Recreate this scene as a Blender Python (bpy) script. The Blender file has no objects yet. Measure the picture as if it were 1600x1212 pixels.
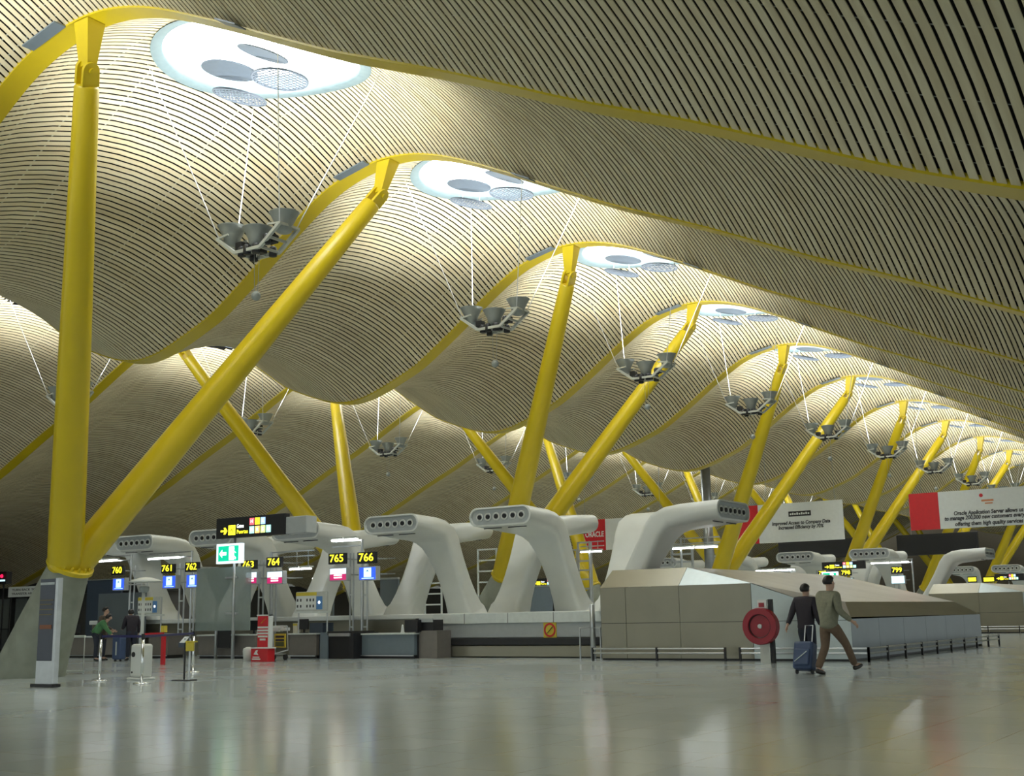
import bpy, math, random
import numpy as np
from mathutils import Vector, Matrix
random.seed(7)
S = bpy.context.scene
C = S.collection
PI = math.pi

# ------------------------------------------------------------------ camera, world, exposure
FPX, PITCH, YAW, ROLL, EYE = 1875.53, 0.187893, 0.589626, -0.0183602, 1.1944
d_ = np.array([-math.sin(YAW)*math.cos(PITCH), math.cos(YAW)*math.cos(PITCH), math.sin(PITCH)])
r_ = np.array([math.cos(YAW), math.sin(YAW), 0.0]); u_ = np.cross(r_, d_)
cr, sr = math.cos(ROLL), math.sin(ROLL)
R_, U_ = cr*r_ + sr*u_, -sr*r_ + cr*u_
cam = bpy.data.cameras.new('camera'); camo = bpy.data.objects.new('camera', cam); C.objects.link(camo)
cam.sensor_width = 36; cam.lens = FPX/1600*36; cam.clip_end = 400
m = Matrix(((R_[0], U_[0], -d_[0], 0), (R_[1], U_[1], -d_[1], 0), (R_[2], U_[2], -d_[2], EYE), (0, 0, 0, 1)))
camo.matrix_world = m
S.camera = camo
W = bpy.data.worlds.new('world'); S.world = W; W.use_nodes = True
W.node_tree.nodes['Background'].inputs[0].default_value = (.67, .74, .72, 1)
W.node_tree.nodes['Background'].inputs[1].default_value = .95
S.view_settings.view_transform = 'Standard'; S.view_settings.look = 'None'
S.view_settings.exposure = 0.30; S.view_settings.gamma = 1.0
SKY_L = 8.0          # radiance of the roof lights
UP_W = 680           # watts of each upward floodlight
S.cycles.max_bounces = 8; S.cycles.diffuse_bounces = 4; S.cycles.glossy_bounces = 4
S.cycles.sample_clamp_indirect = 6.0; S.cycles.caustics_reflective = False; S.cycles.caustics_refractive = False
S.cycles.use_denoising = True

def ray(x, y): return d_*FPX + R_*(x-800) - U_*(y-606)
def onY(x, y, Y): v = ray(x, y); return Vector(v*(Y/v[1])) + Vector((0, 0, EYE))
def onZ(x, y, Z): v = ray(x, y); return Vector(v*((Z-EYE)/v[2])) + Vector((0, 0, EYE))
def rect(x0, y0, x1, y1, Y):
    yc, xc = (y0+y1)/2, (x0+x1)/2
    return onY(x0, yc, Y).x, onY(x1, yc, Y).x, onY(xc, y1, Y).z, onY(xc, y0, Y).z   # X0 X1 Z0 Z1

# ------------------------------------------------------------------ materials
MATS = {}
def mat(name, col, rough=.5, metal=0., var=.06, scale=6., emit=0., bump=0., coat=0., alpha=1., trans=0.):
    if name in MATS: return MATS[name]
    M = bpy.data.materials.new(name); M.use_nodes = True
    nt = M.node_tree; b = nt.nodes['Principled BSDF']
    b.inputs['Roughness'].default_value = rough; b.inputs['Metallic'].default_value = metal
    b.inputs['Coat Weight'].default_value = coat; b.inputs['Alpha'].default_value = alpha
    b.inputs['Transmission Weight'].default_value = trans
    tc = nt.nodes.new('ShaderNodeTexCoord'); nz = nt.nodes.new('ShaderNodeTexNoise')
    nz.inputs['Scale'].default_value = scale; nz.inputs['Detail'].default_value = 4
    nt.links.new(tc.outputs['Object'], nz.inputs['Vector'])
    rp = nt.nodes.new('ShaderNodeValToRGB')
    lo, hi = [c*(1-var) for c in col], [min(1, c*(1+var)) for c in col]
    rp.color_ramp.elements[0].position = .3; rp.color_ramp.elements[1].position = .7
    rp.color_ramp.elements[0].color = (*lo, 1); rp.color_ramp.elements[1].color = (*hi, 1)
    nt.links.new(nz.outputs['Fac'], rp.inputs['Fac']); nt.links.new(rp.outputs['Color'], b.inputs['Base Color'])
    if emit:
        nt.links.new(rp.outputs['Color'], b.inputs['Emission Color']); b.inputs['Emission Strength'].default_value = emit
    if bump:
        bp = nt.nodes.new('ShaderNodeBump'); bp.inputs['Strength'].default_value = bump; bp.inputs['Distance'].default_value = .02
        nt.links.new(nz.outputs['Fac'], bp.inputs['Height']); nt.links.new(bp.outputs['Normal'], b.inputs['Normal'])
    MATS[name] = M; return M

YEL = mat('yellow_paint', (.60, .455, .009), .32, var=.03, scale=1.5)
CON = mat('concrete', (.24, .26, .215), .75, var=.14, scale=2.5, bump=.25)
WHT = mat('white_shell', (.66, .68, .65), .33, var=.03, scale=2)
MOUTH = mat('grey_mouth_plate', (.40, .43, .44), .45, var=.04)
HOLE = mat('black_bore', (.012, .012, .014), .6)
CHR = mat('chrome', (.75, .77, .78), .16, 1.)
STL = mat('steel_tube', (.50, .52, .53), .35, .85)
PANEL = mat('brushed_panel', (.245, .23, .175), .30, .45, var=.05, scale=1.2)
ROOFP = mat('enclosure_roof', (.40, .385, .37), .3, .35, var=.15, scale=.8)
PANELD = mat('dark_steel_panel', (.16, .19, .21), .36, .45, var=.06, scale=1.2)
LTP = mat('panel_lit_tone', (.46, .52, .52), .34, .3, var=.04)  # paler copy of the enclosure panel, fall of light painted into its colour
DARK = mat('dark_wall', (.045, .043, .04), .6)
BLK = mat('black_plastic', (.012, .012, .014), .5)
NAVY = mat('navy_panel', (.035, .05, .075), .4)
BLUG = mat('blue_grey_panel', (.15, .19, .225), .4, var=.04)
BRN = mat('taupe_panel', (.17, .155, .14), .45, var=.06)
LTOP = mat('pale_top', (.62, .66, .64), .35)
RED = mat('red_board', (.55, .012, .02), .4)
REDD = mat('red_enamel', (.27, .008, .02), .4)
WBRD = mat('white_board', (.72, .75, .74), .5, var=.03)
RODM = mat('bright_rod', (.92, .93, .95), .22, .3)
LAMPG = mat('grey_lamp_metal', (.34, .37, .36), .5, .3)
FRM = mat('light_frame', (.55, .57, .53), .45, .2)
DISC = mat('disc_grey', (.085, .11, .14), .5); MESHD = mat('mesh_grey', (.12, .145, .18), .5)
RIM = mat('skylight_rim', (.20, .27, .29), .4)
SKYE = mat('skylight_diffuser', (.97, 1., 1.), .5, var=.0, emit=SKY_L)
TUBE = mat('lit_tube', (.95, .98, 1.), .5, var=0, emit=14.)
YLED = mat('yellow_led', (1., .90, .03), .5, var=0, emit=1.5)
WLED = mat('white_led', (.95, 1., 1.), .5, var=0, emit=1.5)
BLED = mat('blue_screen', (.03, .10, .78), .5, var=.05, emit=.9)
CLED = mat('cyan_screen', (.55, .85, 1.), .5, var=.03, emit=1.1)
MLED = mat('magenta_screen', (.50, .02, .13), .5, var=.05, emit=.8)
PLED = mat('pale_screen', (.70, .82, .90), .5, var=.05, emit=1.0)
GLED = mat('green_sign_face', (.0, .50, .28), .5, var=.03, emit=1.0)
def led(n, c): return mat(n, c, .5, var=0, emit=1.2)
LRED, LORG, LGRN, LTEAL, LPINK, LBLU = led('led_red', (.75, .12, .16)), led('led_orange', (1., .55, .2)), led('led_green', (.7, .9, .3)), led('led_teal', (.4, .85, .8)), led('led_white', (.95, .9, .9)), led('led_blue', (.35, .55, .95))
INK = mat('dark_ink', (.05, .05, .055), .6)
YBRD = mat('yellow_board', (.62, .50, .05), .5)
BBLU = mat('blue_pictogram', (.10, .25, .55), .5)
GLS = mat('grey_glass', (.30, .36, .34), .12, var=.04, alpha=.62)
MAN1 = mat('sage_jacket', (.22, .22, .16), .8, var=.1, scale=20, bump=.1)
MAN2 = mat('brown_trousers', (.15, .10, .065), .8, var=.1, scale=20)
CL_D = mat('dark_coat', (.030, .024, .034), .8, scale=20)
CL_J = mat('dark_jeans', (.022, .027, .045), .8, scale=20)
CL_G = mat('green_top', (.08, .22, .09), .8, scale=20)
CL_B = mat('brown_coat', (.10, .075, .055), .8, scale=20)
SKIN = mat('skin', (.50, .32, .24), .55)
HAIR = mat('black_hair', (.012, .010, .010), .5)
SHOE = mat('shoe_leather', (.02, .017, .015), .4)
BLUC = mat('blue_luggage', (.045, .075, .16), .55)
BELT = mat('blue_belt', (.015, .015, .10), .6)
RUB = mat('rubber', (.02, .02, .02), .6)

def wood():
    M = bpy.data.materials.new('bamboo_slat'); M.use_nodes = True; nt = M.node_tree; b = nt.nodes['Principled BSDF']
    b.inputs['Roughness'].default_value = .5
    tc = nt.nodes.new('ShaderNodeTexCoord'); mp = nt.nodes.new('ShaderNodeMapping'); mp.inputs['Scale'].default_value = (7, .5, 1)
    nz = nt.nodes.new('ShaderNodeTexNoise'); nz.inputs['Scale'].default_value = 1.; nz.inputs['Detail'].default_value = 5
    rp = nt.nodes.new('ShaderNodeValToRGB')
    rp.color_ramp.elements[0].position = .3; rp.color_ramp.elements[0].color = (.60, .505, .315, 1)
    rp.color_ramp.elements[1].position = .72; rp.color_ramp.elements[1].color = (.78, .70, .49, 1)
    nt.links.new(tc.outputs['Object'], mp.inputs[0]); nt.links.new(mp.outputs[0], nz.inputs['Vector'])
    nt.links.new(nz.outputs['Fac'], rp.inputs[0]); nt.links.new(rp.outputs[0], b.inputs['Base Color'])
    return M
SLAT = wood()
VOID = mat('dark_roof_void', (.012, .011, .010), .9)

def floor_mat():
    M = bpy.data.materials.new('polished_stone_floor'); M.use_nodes = True; nt = M.node_tree; b = nt.nodes['Principled BSDF']
    tc = nt.nodes.new('ShaderNodeTexCoord')
    br = nt.nodes.new('ShaderNodeTexBrick'); br.offset = 0
    br.inputs['Scale'].default_value = 1.; br.inputs['Brick Width'].default_value = .9; br.inputs['Row Height'].default_value = .9
    br.inputs['Mortar Size'].default_value = .004
    br.inputs['Color1'].default_value = (.50, .55, .55, 1); br.inputs['Color2'].default_value = (.46, .51, .51, 1); br.inputs['Mortar'].default_value = (.25, .27, .26, 1)
    nt.links.new(tc.outputs['Object'], br.inputs['Vector'])
    nz = nt.nodes.new('ShaderNodeTexNoise'); nz.inputs['Scale'].default_value = .35; nz.inputs['Detail'].default_value = 6
    nt.links.new(tc.outputs['Object'], nz.inputs['Vector'])
    mr = nt.nodes.new('ShaderNodeMapRange'); mr.inputs[3].default_value = .10; mr.inputs[4].default_value = .2
    nt.links.new(nz.outputs['Fac'], mr.inputs[0]); nt.links.new(mr.outputs[0], b.inputs['Roughness'])
    nt.links.new(br.outputs['Color'], b.inputs['Base Color'])
    b.inputs['Specular IOR Level'].default_value = .6
    return M
FLOOR = floor_mat()

# ------------------------------------------------------------------ mesh helpers
class MB:
    def __init__(s): s.v = []; s.f = []
    def add(s, vs, fs):
        n = len(s.v); s.v += [tuple(p) for p in vs]; s.f += [tuple(i+n for i in f) for f in fs]; return s
    def box(s, x0, x1, y0, y1, z0, z1):
        return s.add([(x0,y0,z0),(x1,y0,z0),(x1,y1,z0),(x0,y1,z0),(x0,y0,z1),(x1,y0,z1),(x1,y1,z1),(x0,y1,z1)],
                     [(0,3,2,1),(4,5,6,7),(0,1,5,4),(1,2,6,5),(2,3,7,6),(3,0,4,7)])
    def tube(s, pts, rad, n=10, caps=True):
        pts = [Vector(p) for p in pts]
        if not hasattr(rad, '__len__'): rad = [rad]*len(pts)
        vs, fs = [], []; prev = None
        for i, p in enumerate(pts):
            t = (pts[min(i+1, len(pts)-1)] - pts[max(i-1, 0)]).normalized()
            a = (prev if prev is not None else (Vector((0,0,1)) if abs(t.z) < .9 else Vector((1,0,0))))
            a = (a - t*a.dot(t)).normalized(); prev = a; b = t.cross(a)
            for k in range(n):
                q = 2*PI*k/n; vs.append(p + (a*math.cos(q) + b*math.sin(q))*rad[i])
        for i in range(len(pts)-1):
            for k in range(n):
                k2 = (k+1) % n; fs.append((i*n+k, i*n+k2, (i+1)*n+k2, (i+1)*n+k))
        if caps: fs.append(tuple(range(n))[::-1]); fs.append(tuple((len(pts)-1)*n+k for k in range(n)))
        return s.add(vs, fs)
    def bar(s, a, b, w, h=None):       # square bar between two points
        a, b = Vector(a), Vector(b); h = h or w; t = (b-a).normalized()
        up = Vector((0,0,1)) if abs(t.z) < .95 else Vector((0,1,0))
        x = t.cross(up).normalized()*w/2; y = x.normalized().cross(t).normalized()*h/2
        vs = [a-x-y, a+x-y, a+x+y, a-x+y, b-x-y, b+x-y, b+x+y, b-x+y]
        return s.add(vs, [(0,1,2,3),(7,6,5,4),(0,4,5,1),(1,5,6,2),(2,6,7,3),(3,7,4,0)])
    def lathe(s, prof, c=(0,0,0), n=20, axis='z', ring=False):
        if ring: prof = list(prof)+[prof[0]]
        vs, fs = [], []
        for r, h in prof:
            for k in range(n):
                q = 2*PI*k/n; a, b = r*math.cos(q), r*math.sin(q)
                p = (a, b, h) if axis == 'z' else ((a, h, b) if axis == 'y' else (h, a, b))
                vs.append((c[0]+p[0], c[1]+p[1], c[2]+p[2]))
        for i in range(len(prof)-1):
            for k in range(n):
                k2 = (k+1) % n; f = (i*n+k, i*n+k2, (i+1)*n+k2, (i+1)*n+k); fs.append(f if axis != 'y' else f[::-1])
        if ring: return s.add(vs, fs)
        a = tuple(range(n)); b = tuple((len(prof)-1)*n+k for k in range(n))
        fs.append(a[::-1] if axis != 'y' else a); fs.append(b if axis != 'y' else b[::-1])
        return s.add(vs, fs)
    def loft(s, secs, caps=True):
        n = len(secs[0]); vs = [p for q in secs for p in q]; fs = []
        for i in range(len(secs)-1):
            for k in range(n):
                k2 = (k+1) % n; fs.append((i*n+k, i*n+k2, (i+1)*n+k2, (i+1)*n+k))
        if caps: fs.append(tuple(range(n))[::-1]); fs.append(tuple((len(secs)-1)*n+k for k in range(n)))
        return s.add(vs, fs)
    def prism(s, poly, y0, y1):        # polygon in x,z extruded along y
        n = len(poly); vs = [(x, y0, z) for x, z in poly] + [(x, y1, z) for x, z in poly]
        return s.add(vs, [tuple(range(n)), tuple(range(n, 2*n))[::-1]] + [(i, (i+1) % n + 0 if False else i+n, (i+1) % n + n, (i+1) % n) for i in range(n)])
    def ball(s, c, r, n=14, m=8, sc=(1,1,1)):
        prof = [(max(1e-4, r*math.sin(PI*i/m)), -r*math.cos(PI*i/m)) for i in range(m+1)]
        k = len(s.v); s.lathe(prof, (0,0,0), n)
        for i in range(k, len(s.v)): p = s.v[i]; s.v[i] = (c[0]+p[0]*sc[0], c[1]+p[1]*sc[1], c[2]+p[2]*sc[2])
        return s
    def xf(s, M):
        s.v = [tuple(M @ Vector(p)) for p in s.v]; return s
    def build(s, name, material, parent=None, smooth=False, bevel=0, local=False, kind=None, label=None):
        me = bpy.data.meshes.new(name)
        off = Vector((0,0,0))
        if parent is not None and not local:
            p = parent
            while p is not None: off += p.location; p = p.parent
        me.from_pydata([(v[0]-off.x, v[1]-off.y, v[2]-off.z) for v in s.v], [], s.f); me.update()
        if smooth: me.polygons.foreach_set('use_smooth', [True]*len(me.polygons))
        me.materials.append(material)
        o = bpy.data.objects.new(name, me); C.objects.link(o)
        if parent is not None: o.parent = parent
        if bevel:
            b = o.modifiers.new('bevel', 'BEVEL'); b.width = bevel; b.segments = 2; b.limit_method = 'ANGLE'
        if kind: o['kind'] = kind
        if label: o['label'] = label
        return o

def smooth_angle(o, deg=40):
    me = o.data; me.polygons.foreach_set('use_smooth', [True]*len(me.polygons))
    try: me.set_sharp_from_angle(angle=math.radians(deg))
    except Exception: pass
    return o
def tag(o, label, cat, group=None, kind=None):
    o['label'] = label
    if cat: o['category'] = cat
    if group: o['group'] = group
    if kind: o['kind'] = kind
    return o
def thing(name, label, cat, loc=(0,0,0), group=None):
    o = bpy.data.objects.new(name, None); C.objects.link(o); o.empty_display_size = .1
    o.location = loc; return tag(o, label, cat, group)
def copy_tree(o, loc=None, label=None, parent=None):
    c = o.copy(); C.objects.link(c)
    if parent is not None: c.parent = parent
    for ch in list(o.children): copy_tree(ch, parent=c)
    if loc is not None: c.location = loc
    if label: c['label'] = label
    return c
def struct(name, mb, material, parent=None, **k):
    o = mb.build(name, material, parent, **k); o['kind'] = 'structure'; return o
def text(body, x, z, y, size, material, parent, align='CENTER', fit=None, name='lettering', shear=0., bold=0., local=False, depth=.004):
    cu = bpy.data.curves.new(name, 'FONT'); cu.body = body; cu.size = size; cu.align_x = align; cu.align_y = 'CENTER'
    cu.shear = shear; cu.offset = bold; cu.extrude = depth; cu.resolution_u = 3
    t = bpy.data.objects.new(name, cu); C.objects.link(t)
    bpy.context.view_layer.update()
    me = bpy.data.meshes.new_from_object(t.evaluated_get(bpy.context.evaluated_depsgraph_get()))
    bpy.data.objects.remove(t)
    co = np.zeros(len(me.vertices)*3); me.vertices.foreach_get('co', co); co = co.reshape(-1, 3)
    if fit and len(co):
        w = co[:, 0].max()-co[:, 0].min(); co[:, 0] *= fit/w
    out = np.stack([co[:, 0]+x, -co[:, 2]+y, co[:, 1]+z], 1)
    if parent is not None and not local:
        p = parent; 
        while p is not None: out -= np.array(p.location); p = p.parent
    me.vertices.foreach_set('co', out.ravel()); me.update(); me.materials.clear(); me.materials.append(material)
    o = bpy.data.objects.new(name, me); C.objects.link(o); o.parent = parent
    return o
ORD = ['first','second','third','fourth','fifth','sixth','seventh','eighth','ninth','tenth','eleventh','twelfth','thirteenth','fourteenth','fifteenth','sixteenth','seventeenth','eighteenth','nineteenth','twentieth']

# ------------------------------------------------------------------ roof geometry
Y0, BAY = 13.184, 9.0
XV = -27.8                                    # valley between the two waves
_pp = [(-27.8,8.66),(-27.0,8.76),(-26.1,9.05),(-24.81,9.55),(-23.25,10.55),(-22.2,11.3),(-21.2,11.95),(-20.6,12.27),(-19.96,12.49),(-19.3,12.63),(-18.7,12.68),(-18.2,12.66),
       (-17.6,12.56),(-16.85,12.34),(-16.1,12.03),(-14.7,11.36),(-13.4,10.70),(-12.2,10.10),(-11,9.58),(-9.9,9.10),(-7.69,8.05),(-6.06,7.35),(-4.63,6.66),(-3.35,6.05),(-2.24,5.6),
       (-1,5.17),(.5,4.78),(2,4.55),(4,4.5),(6,4.75),(8,5.2),(10,5.8)]
_gx = np.arange(-31, 10, .05); _gz = np.interp(_gx, [p[0] for p in _pp], [p[1] for p in _pp])
_gz = np.where(_gx < XV, np.interp(2*XV-_gx, _gx, _gz), _gz)
_k = np.exp(-.5*(np.arange(-12, 13)/5.)**2); _k /= _k.sum()
_gs = np.convolve(np.pad(_gz, 12, mode='edge'), _k, mode='valid')
def zb(x):
    x0 = np.asarray(x, float); x = np.where(x0 < XV, 2*XV-x0, x0); return np.where(x0 < -54.5, np.interp(2*XV+54.5, _gx, _gs)-(-54.5-x0)*.33, np.interp(x, _gx, _gs))
ARCH, BW = 1.15, .5
def zc(x, yl):                                 # height of the ceiling, yl measured from the beam's near edge
    t = np.clip((np.asarray(yl)-BW)/(BAY-BW), 0, 1); return zb(x) + ARCH*4*t*(1-t)
KMIN, KMAX = -2, 15
SKX, SKY_, SKR = -18.2, 4.35, 2.35             # roof light in each bay
SKX2 = 2*XV-SKX

def make_ceiling():
    X = np.arange(-63.0, 8.0, .01); Z = zb(X); s = np.concatenate([[0], np.cumsum(np.hypot(np.diff(X), np.diff(Z)))])
    pitch, wid, th, nseg = .150, .107, .012, 12
    mb = MB(); V = []; Fc = []
    def strip(xa, xb, ya, yb, n):
        if yb-ya < .05: return
        ys = np.linspace(ya, yb, n+1)
        sl = (zb(xb)-zb(xa))/(xb-xa); nx, nz = -sl/math.hypot(1, sl)*th, 1/math.hypot(1, sl)*th
        za, zb_ = zc(xa, ys), zc(xb, ys)
        base = len(V)
        for i in range(n+1):
            V.extend([(xa, ys[i], za[i]), (xb, ys[i], zb_[i]), (xb+nx, ys[i], zb_[i]+nz), (xa+nx, ys[i], za[i]+nz)])
        for i in range(n):
            a = base+4*i; b = a+4
            Fc.extend([(a, b, b+1, a+1), (a+1, b+1, b+2, a+2), (a+2, b+2, b+3, a+3), (a+3, b+3, b, a)])
    for sc in np.arange(.1, s[-1]-.1, pitch):
        xa, xb = np.interp([sc-wid/2, sc+wid/2], s, X); xm = (xa+xb)/2
        cut = None
        for cx in (SKX, SKX2):
            if abs(xm-cx) < SKR: h = math.sqrt(SKR**2-(xm-cx)**2); cut = (SKY_-h, SKY_+h)
        if cut is None: strip(xa, xb, BW, BAY, nseg)
        else:
            strip(xa, xb, BW, cut[0], 6); strip(xa, xb, cut[1], BAY, 6)
    mb.v, mb.f = V, Fc
    o = mb.build('ceiling', SLAT); o['kind'] = 'structure'
    # battens over the slats and dark void above
    bt = MB(); xs = np.arange(-63, 8.01, .4)
    for yb in (.75, 1.0, 2.1, 3.2, 5.9, 6.8, 7.9, 8.55, 8.8):
        ys = np.array([yb-.02, yb+.02])
        vs = []; 
        for x in xs: vs += [(x, ys[0], float(zc(x, yb))+.03), (x, ys[1], float(zc(x, yb))+.03)]
        fs = []
        for i in range(len(xs)-1):
            if any((xs[i]+.2-cx)**2+(yb-SKY_)**2 < SKR**2 for cx in (SKX, SKX2)): continue
            a = 2*i; fs.append((a, a+1, a+3, a+2))
        bt.add(vs, fs)
    bt.build('batten', FRM, o, local=True)
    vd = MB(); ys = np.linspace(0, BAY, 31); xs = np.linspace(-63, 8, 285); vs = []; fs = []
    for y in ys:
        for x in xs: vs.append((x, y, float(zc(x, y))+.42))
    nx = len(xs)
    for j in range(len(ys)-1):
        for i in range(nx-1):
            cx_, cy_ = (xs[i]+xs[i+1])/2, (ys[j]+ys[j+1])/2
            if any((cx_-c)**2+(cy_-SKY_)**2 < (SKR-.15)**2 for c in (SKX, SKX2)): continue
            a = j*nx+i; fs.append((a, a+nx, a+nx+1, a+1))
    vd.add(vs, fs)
    for i in range(nx-1): za, zb_ = float(zb(xs[i])), float(zb(xs[i+1])); vd.add([(xs[i], .02, za+.05), (xs[i+1], .02, zb_+.05), (xs[i+1], .02, zb_+.43), (xs[i], .02, za+.43)], [(0, 1, 2, 3)])  # dark skirt added above the beam to stop roof light leaking through
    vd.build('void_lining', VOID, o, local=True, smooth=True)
    return o
ce = make_ceiling(); ce.location = (0, Y0+KMIN*BAY, 0)
for k in range(KMIN+1, KMAX): copy_tree(ce, (0, Y0+k*BAY, 0))

# yellow beams, one at each bay line
def make_beam():
    mb = MB(); xs = np.arange(-63, 8.01, .2); secs = []
    for x in xs:
        z = float(zb(x)); secs.append([(x, 0, z-.035), (x, BW, z-.035), (x, BW, z+.06), (x, 0, z+.06)])
    mb.loft(secs)
    o = mb.build('roof_beam', YEL); smooth_angle(o, 30)
    for xa, xb in ((-20.1, -19.1), (-14.6, -14.1), (2*XV+19.1, 2*XV+20.1)):
        za, zb_ = float(zb(xa))-.02, float(zb(xb))-.02
        MB().loft([[(xa, -.26, za-.03), (xa, 0, za-.03), (xa, 0, za), (xa, -.26, za)], [(xb, -.26, zb_-.03), (xb, 0, zb_-.03), (xb, 0, zb_), (xb, -.26, zb_)]]).build('bearing_plate', BLUG, o, local=True)
    return o
bm0 = make_beam()
for i, k in enumerate(range(KMIN, KMAX+1)):
    o = bm0 if i == 0 else copy_tree(bm0)
    o.location = (0, Y0+k*BAY, 0)
    if k < 0: lab = ['yellow wavy roof beam behind the camera, over the entrance side', 'yellow wavy roof beam crossing overhead just in front of the camera'][k+2]
    else: lab = f'yellow wavy roof beam, {ORD[k]} of those with a visible crest'
    tag(o, lab, 'roof beam', 'yellow roof beams')

# roof lights
def make_skylight():
    t = thing('skylight', '', 'skylight', (SKX, SKY_, 0), 'round roof lights between the beams')
    n = 48; a_ = [2*PI*i/n for i in range(n)]
    def ring(r, dz): return [(SKX+r*math.cos(a), SKY_+r*math.sin(a), float(zc(SKX+min(r, SKR)*math.cos(a), SKY_+min(r, SKR)*math.sin(a)))+dz) for a in a_]
    MB().loft([ring(SKR+.04, -.03), ring(SKR-.2, -.06), ring(SKR-.22, .02), ring(SKR-.3, .34), ring(SKR+.05, .34)], caps=False).build('rim', RIM, t, smooth=True)
    dv = ring(SKR-.3, .33); cz = float(zc(SKX, SKY_))+.36
    mid = [((p[0]+SKX)/2, (p[1]+SKY_)/2, float(zc((p[0]+SKX)/2, (p[1]+SKY_)/2))+.36) for p in dv]
    vs = dv+mid+[(SKX, SKY_, cz)]; fs = [(i, (i+1) % n, n+(i+1) % n, n+i) for i in range(n)] + [(n+i, n+(i+1) % n, 2*n) for i in range(n)]
    MB().add(vs, [f[::-1] for f in fs]).build('diffuser', SKYE, t, smooth=True)
    return t
SK = make_skylight()
def disc_on(t, px, py, Z, r, tilt, mesh):
    p = onZ(px, py, Z); p = Vector((p.x, p.y-Y0-BAY, Z))
    M = Matrix.Translation(p) @ Matrix.Rotation(tilt, 4, 'Y')
    if not mesh:
        o = MB().lathe([(r, -.012), (r, .012)], n=28).xf(M).build('baffle_disc', DISC, t)
    else:
        mb = MB(); n = 28
        pr = [(r-.035, -.02), (r, -.02), (r, .02), (r-.035, .02)]
        vs, fs = [], []
        for q in range(n):
            a = 2*PI*q/n
            for rr, h in pr: vs.append((rr*math.cos(a), rr*math.sin(a), h))
        for q in range(n):
            for e in range(4): fs.append((q*4+e, ((q+1) % n)*4+e, ((q+1) % n)*4+(e+1) % 4, q*4+(e+1) % 4))
        mb.add(vs, fs)
        g = -r+.1
        while g < r-.02:
            h = math.sqrt(r*r-g*g); mb.box(g-.008, g+.008, -h, h, -.008, .008); mb.box(-h, h, g-.008, g+.008, -.008, .008); g += .105
        o = mb.xf(M).build('mesh_disc', MESHD, t)
    top = float(zc(p.x, p.y))
    for dx in (-.3, .3): MB().tube([(p.x+dx, p.y, p.z+.01-dx*math.tan(tilt)), (p.x+dx, p.y, max(top+.3, p.z+.2))], .012, 6).build('hanger', STL, o)
disc_on(SK, 733, 290, 13.15, .62, .15, False); disc_on(SK, 788, 277, 12.9, .55, .35, False)
disc_on(SK, 799, 303, 12.75, .62, .1, True); disc_on(SK, 736, 318, 12.95, .62, .25, True)
NEARLAB = lambda k: f'{ORD[k]} visible roof beam' if k >= 0 else 'beam over the camera'
first = True
for k in range(-1, 12):
    lab = f'round white roof light of the near wave just beyond the {NEARLAB(k)}'
    if first: SK.location = (SKX, Y0+k*BAY+SKY_, 0); SK['label'] = lab; first = False
    else: copy_tree(SK, (SKX, Y0+k*BAY+SKY_, 0), lab)
for k in range(1, 11):
    lab = f'round white roof light in the far left wave, beyond the {NEARLAB(k)}'
    copy_tree(SK, (SKX2, Y0+k*BAY+SKY_, 0), lab)

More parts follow.
